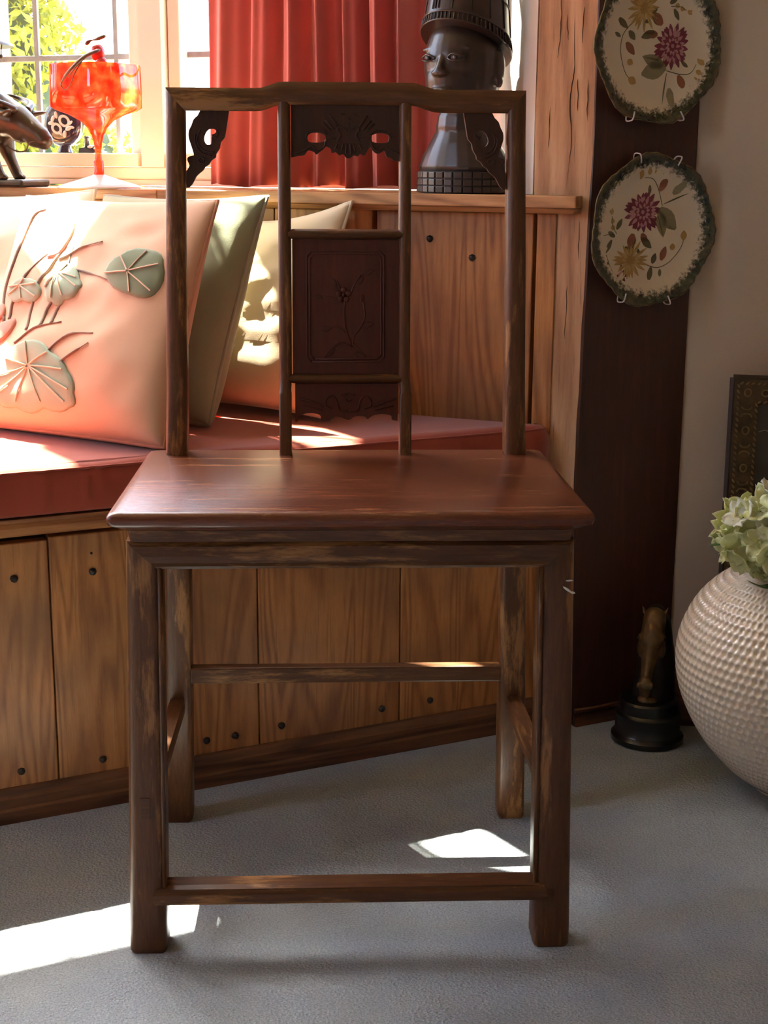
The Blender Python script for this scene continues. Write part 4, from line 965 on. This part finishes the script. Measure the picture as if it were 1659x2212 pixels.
E = make_plate('plate', pA, r1, ''); clips(E, r1, (-112, -65, 112, 68)); tag(E, 'upper scalloped plate with painted flowers on the dark post', 'plate', 'painted plates on the dark post')
E = make_plate('plate', pB, 0, ''); clips(E, 0, (106, 68, -116, -72)); tag(E, 'lower scalloped plate with painted flowers on the dark post', 'plate', 'painted plates on the dark post')

# ------------------------------------------------------------------ picture frame leaning on the plaster wall
fr_m = plain('embossed bronze frame', (.075, .048, .022), .42, .5, var=.35, scale=60, bump=.4); fr_d = plain('dark frame edge', (.030, .016, .010), .5); brass = plain('worn brass relief', (.20, .145, .07), .38, .6, var=.25, scale=80)
FW_, FH_ = .42, .565
fd = rd; P0 = Vector((.519, 2.157, 0)); top = Vector((.5365, 2.236, .562))
upv = (top - P0).normalized(); nv = fd.cross(upv).normalized(); fdx = upv.cross(nv).normalized()
if nv.y > 0: nv = -nv; fdx = -upv.cross(nv).normalized() if upv.cross(nv).x < 0 else upv.cross(nv).normalized()
mt = Matrix((fdx, upv, fdx.cross(upv))).transposed().to_4x4(); mt.translation = P0 + Vector((0, 0, .0015))
E = empty('picture_frame', mat=mt); bw = .040
for pts in ([(0, 0), (FW_, 0), (FW_ - bw, bw), (bw, bw)], [(0, FH_), (bw, FH_ - bw), (FW_ - bw, FH_ - bw), (FW_, FH_)], [(0, 0), (bw, bw), (bw, FH_ - bw), (0, FH_)], [(FW_, 0), (FW_, FH_), (FW_ - bw, FH_ - bw), (FW_ - bw, bw)]):
    obj('frame_rail', loft(nbm(), [[(x, y, z) for x, y in pts] for z in (0, .014)]), fr_m, E)
for a, b in (((0, 0), (FW_, 0)), ((FW_, 0), (FW_, FH_)), ((FW_, FH_), (0, FH_)), ((0, FH_), (0, 0))):
    bm = nbm(); tube(bm, [(a[0], a[1], .010), (b[0], b[1], .010)], .0055, 6); obj('outer_lip', bm, fr_d, E)
bead = None
def rope(pts_, inset):
    global bead
    for a, b in pts_:
        a, b = Vector(a), Vector(b); L_ = (b - a).length; n = int(L_ / .0085); d = (b - a).normalized(); an = math.atan2(d.y, d.x)
        bm = nbm()
        for k in range(n):
            p = a + d * (k + .5) * L_ / n; ell(bm, (p.x, p.y, .0148), (.0038, .0017, .0016), rotv('Z', math.degrees(an) + 35), seg=6)
        obj('rope_border', bm, brass, E, smooth=True)['kind'] = 'stuff'
for i_ in (.0085, .0365):
    c = [(i_, i_, 0), (FW_ - i_, i_, 0), (FW_ - i_, FH_ - i_, 0), (i_, FH_ - i_, 0)]; rope([(c[k], c[(k + 1) % 4]) for k in range(4)], i_)
def rings_along(n, f):
    for k in range(n):
        p, an = f(k); bm = nbm()
        if k % 2 == 0: ring(bm, (p[0], p[1], .0150), (math.cos(an), math.sin(an), 0), (-math.sin(an), math.cos(an), 0), .0058, .0048, .0014, 14, 5)
        else:
            for sgn in (-1, 1):
                tube(bm, smooth_pts([(p[0] + math.cos(an) * sgn * .003 + math.cos(an) * sgn * q * .006 - math.sin(an) * t * .009, p[1] + math.sin(an) * sgn * .003 + math.sin(an) * sgn * q * .006 + math.cos(an) * t * .009, .0148) for q, t in ((.9, -.9), (.2, -.6), (0, 0), (.2, .6), (.9, .9))], 2), .0014, 5)
        obj('ring_ornament' if k % 2 == 0 else 'crescent_ornament', bm, brass, E, smooth=True)
yc = lambda k: FH_ - .0225 - k * (FH_ - .045) / 18
rings_along(19, lambda k: ((.0225, yc(k)), math.pi / 2))
rings_along(12, lambda k: ((.0225 + (k + 1) * (FW_ - .045) / 14, FH_ - .0225), 0))
obj('picture', bx(bw - .002, FW_ - bw + .002, bw - .002, FH_ - bw + .002, .004, .008), plain('dark picture panel', (.045, .040, .034), .35, var=.2, scale=8), E)
bm = nbm(); tube(bm, smooth_pts([(.043, FH_ - .082, .0084), (.054, FH_ - .079, .0084), (.064, FH_ - .086, .0084), (.076, FH_ - .080, .0084), (.09, FH_ - .084, .0084)], 4), .0008, 4); obj('picture_line', bm, plain('pale pencil line', (.25, .22, .17), .7), E)
tag(E, 'embossed bronze picture frame leaning on the plaster wall behind the vase', 'picture frame')

# ------------------------------------------------------------------ horse head on black plinth
E = empty('horse_head', (.416, 2.150, 0), R(-14))
blk_m = plain('black lacquer plinth', (.006, .006, .007), .28, coat=.3); hb = plain('golden bronze', (.17, .105, .045), .40, .6, var=.4, scale=50); hdk = plain('black bronze', (.018, .013, .010), .40, .4, var=.3, scale=50)
obj('plinth', lathe(nbm(), [(.053, .0), (.0565, .002), (.0565, .010), (.052, .015), (.0505, .018), (.0505, .044), (.0515, .046), (.048, .048), (.046, .050), (.046, .066), (.043, .069), (.02, .070), (.001, .070)], 48), blk_m, E, smooth=True, sharp=35)
bm = nbm()
cap(bm, (.006, .012, .072), .034, (.008, .022, .12), .030); cap(bm, (.008, .022, .12), .030, (.006, .018, .185), .022); cap(bm, (.006, .018, .185), .021, (.004, .006, .204), .016)
cap(bm, (.006, .030, .10), .016, (.004, .028, .20), .012)
organic('neck', bm, hdk, E, .003, 4)  # neck coloured near black, head golden brown
bm = nbm()
cap(bm, (.003, -.002, .200), .0175, (.001, -.016, .168), .0185); cap(bm, (.001, -.016, .168), .016, (-.003, -.030, .112), .0098); ell(bm, (-.004, -.033, .101), (.0118, .0115, .0150)); ell(bm, (-.004, -.031, .088), (.0098, .0095, .0075))
cap(bm, (.002, -.020, .186), .010, (-.003, -.037, .118), .0050)
for sx in (-1, 1):
    ell(bm, (.001 + sx * .0165, -.016, .172), (.0055, .008, .0062)); ell(bm, (.001 + sx * .0150, -.012, .154), (.007, .012, .016)); ell(bm, (-.004 + sx * .0095, -.041, .102), (.0045, .004, .0055))
ell(bm, (-.001, -.018, .072), (.016, .012, .008))
organic('head', bm, hb, E, .0021, 3)
for sx in (-1, 1):
    bm = nbm(); tube(bm, [(.003 + sx * .012, -.002, .203), (.003 + sx * .0165, -.001, .210), (.003 + sx * .0195, -.002, .2175)], [.0050, .0042, .0006], 8, .6); obj('ear', bm, hb, E, smooth=True)
bm = nbm()
for sx in (-1, 1): ell(bm, (.001 + sx * .0200, -.0205, .1725), (.0022, .0028, .0030), seg=8)
obj('eye', bm, hdk, E, smooth=True)
tag(E, 'bronze horse head on a round black plinth beside the dark post', 'sculpture')

# ------------------------------------------------------------------ dimpled vase
cer = plain('glossy cream ceramic', (.94, .81, .67), .16, coat=.6, var=.03, scale=8)
VC = Vector((.605, 1.975, 0)); E = empty('vase', VC)
prof = smooth_pts([(.064, .0, 0), (.066, .004, 0), (.088, .018, 0), (.118, .045, 0), (.150, .085, 0), (.176, .140, 0), (.1845, .190, 0), (.178, .235, 0), (.155, .280, 0), (.118, .314, 0), (.078, .332, 0), (.058, .338, 0)], 20)
arc = [0]
for a, b in zip(prof, prof[1:]): arc.append(arc[-1] + (b - a).length)
nt_ = 640; rings = []
for p, s_ in zip(prof, arc):
    rr = []
    row = s_ / .0125
    for k in range(nt_):
        t = 2 * math.pi * k / nt_; q = t / (2 * math.pi) * 106 + .5 * (int(row) % 2)
        fx = abs((q % 1) - .5) * 2; fy = abs((row % 1) - .5) * 2
        d = max(0, 1 - (fx * fx + fy * fy) * .95); env = min(1, max(0, (s_ - .03) / .03)) * min(1, max(0, (arc[-1] - s_) / .02))
        r_ = p.x - .0036 * d * d * (3 - 2 * d) * env
        rr.append((r_ * math.cos(t), r_ * math.sin(t), p.y))
    rings.append(rr)
rings += [[(r_ * math.cos(2 * math.pi * k / nt_), r_ * math.sin(2 * math.pi * k / nt_), z) for k in range(nt_)] for r_, z in ((.056, .346), (.052, .347), (.049, .340), (.060, .325), (.10, .29), (.10, .05))]
obj('body', loft(nbm(), rings), cer, E, smooth=True)
tag(E, 'round cream ceramic vase covered in dimples on the carpet', 'vase')

# hydrangea in the vase
pet_m = plain('pale green hydrangea petal', (.88, .91, .50), .55, var=.15, scale=45, trans=.30); pet_c = plain('cream hydrangea petal', (.95, .93, .72), .55, var=.15, scale=45, trans=.30); grn = plain('dark green leaf', (.06, .12, .03), .5, var=.3, scale=40); flow_eye = plain('floret centre', (.60, .66, .22), .5)
E = empty('hydrangea', VC + Vector((-.045, -.022, .334)))
def floret_bm():
    bm = nbm()
    for k in range(4):
        a = k * math.pi / 2 + .2; n = 6; g = []
        for i in range(n + 1):
            t = i / n; row = []
            for j in range(-3, 4):
                q = j / 3; wv = .0125 * math.sin(math.pi * min(1, t * .84 + .10)) ** .62 ; x = .002 + t * .021; y = q * wv
                z = .004 * t + .006 * t * t * (1 - .4 * q * q) + .0030 * abs(q) * t - .004 * max(0, t - .75) * 4 * (1 - q * q) + .0008 * math.sin(9 * t + 4 * q + k)
                row.append(bm.verts.new((x * math.cos(a) - y * math.sin(a), x * math.sin(a) + y * math.cos(a), z)))
            g.append(row)
        for i in range(n):
            for j in range(6): bm.faces.new((g[i][j], g[i + 1][j], g[i + 1][j + 1], g[i][j + 1]))
    return bm
protos = []
for m_ in (pet_m, pet_c, pet_m):
    bm = floret_bm(); o = obj('floret', bm, m_, E, smooth=True); o.modifiers.new('s', 'SOLIDIFY').thickness = .0006
    bm = nbm(); ell(bm, (0, 0, .003), (.0022, .0022, .0020), seg=8); e_ = obj('floret_centre', bm, flow_eye, o, smooth=True); protos.append(o)
first = [True] * 3
for ci, (c, r_, n) in enumerate((((-.045, -.04, .058), .056, 60), ((.020, -.07, .030), .066, 84), ((.035, .02, .075), .060, 50))):
    for k in range(n):
        z = 1 - 2 * (k + .5) / n; ph = k * 2.39996 + ci; q = math.sqrt(1 - z * z); d = Vector((q * math.cos(ph), q * math.sin(ph), z))
        if d.y > .75: continue
        j = random.choice((0, 1, 2)); o = protos[j]
        if not first[j]:
            o = protos[j].copy(); COL.objects.link(o); o.parent = E
            e_ = protos[j].children[0].copy(); COL.objects.link(e_); e_.parent = o
        first[j] = False
        rr = r_ * random.uniform(.70, .98) * (1 if d.z > -.3 else .9)
        o.location = Vector(c) + d * rr
        o.rotation_euler = (d.to_track_quat('Z', 'Y') @ Quaternion((0, 0, 1), random.uniform(0, 6.3)) @ Quaternion((1, 0, 0), random.uniform(-.45, .45))).to_euler(); s_ = random.uniform(.85, 1.25); o.scale = (s_, s_, s_ * random.uniform(.8, 1.6))
for pts, w0_ in (([(-.055, -.03, .04), (-.09, -.03, .045), (-.118, -.03, .040)], .010), ([(-.03, -.07, .0), (-.055, -.09, .0), (-.08, -.1, .012)], .010)):
    bm = nbm(); sp = smooth_pts(pts, 4); tube(bm, sp, [max(.0008, w0_ * math.sin(math.pi * (.08 + .9 * i / (len(sp) - 1)))) for i in range(len(sp))], 8, .15); obj('leaf', bm, grn, E, smooth=True)
bm = nbm()
for c in ((-.045, -.04, .058), (.020, -.07, .030), (.035, .02, .075)): tube(bm, smooth_pts([(.012, .018, -.22), (.012, .02, .02), c], 4), .003, 6)
obj('stem', bm, grn, E, smooth=True)
tag(E, 'pale green hydrangea heads in the dimpled cream vase', 'flowers')

# ------------------------------------------------------------------ garden outside
tag(obj('lawn', bx(-14, 10, 3.35, 16, -.25, -.15), plain('lawn grass', (.10, .16, .03), .9, var=.3, scale=3)), 'sunlit lawn beyond the bay window', 'lawn', kind='structure')
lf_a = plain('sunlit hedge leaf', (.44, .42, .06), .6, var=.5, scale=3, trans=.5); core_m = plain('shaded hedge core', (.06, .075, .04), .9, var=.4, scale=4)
def bush(c, r, n, label, leaf=.06, seed=0):
    rnd = random.Random(seed); E = empty('garden_shrub', c)
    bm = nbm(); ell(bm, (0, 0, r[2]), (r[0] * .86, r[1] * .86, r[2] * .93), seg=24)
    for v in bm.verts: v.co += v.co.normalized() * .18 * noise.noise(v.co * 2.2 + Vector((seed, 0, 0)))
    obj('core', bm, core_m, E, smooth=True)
    vs_, fs = [], []
    for k in range(n):
        d = Vector((rnd.gauss(0, 1), rnd.gauss(0, 1), rnd.gauss(0, 1))).normalized()
        gap = noise.noise(d * 2.6 + Vector((seed, 3, 1)))
        if gap < -.22: continue
        p = Vector((d.x * r[0], d.y * r[1], r[2] + d.z * r[2])) * 1 + d * (.12 * gap) * 1; p *= rnd.uniform(.92, 1.02)
        if p.z < .02: continue
        a = Vector((rnd.gauss(0, 1), rnd.gauss(0, 1), rnd.gauss(0, 1))).normalized(); b = a.cross(d); 
        if b.length < .1: continue
        b.normalize(); s_ = leaf * rnd.uniform(.6, 1.3); i = len(vs_)
        vs_ += [p - a * s_, p - b * s_ * .45 + d * .006, p + a * s_, p + b * s_ * .45 + d * .006]; fs.append((i, i + 1, i + 2, i + 3))
    me = bpy.data.meshes.new('foliage'); me.from_pydata([tuple(v) for v in vs_], [], fs); me.materials.append(lf_a)
    o = bpy.data.objects.new('foliage', me); COL.objects.link(o); o.parent = E; o['kind'] = 'stuff'
    tag(E, label, 'shrub', 'garden shrubs outside the window')
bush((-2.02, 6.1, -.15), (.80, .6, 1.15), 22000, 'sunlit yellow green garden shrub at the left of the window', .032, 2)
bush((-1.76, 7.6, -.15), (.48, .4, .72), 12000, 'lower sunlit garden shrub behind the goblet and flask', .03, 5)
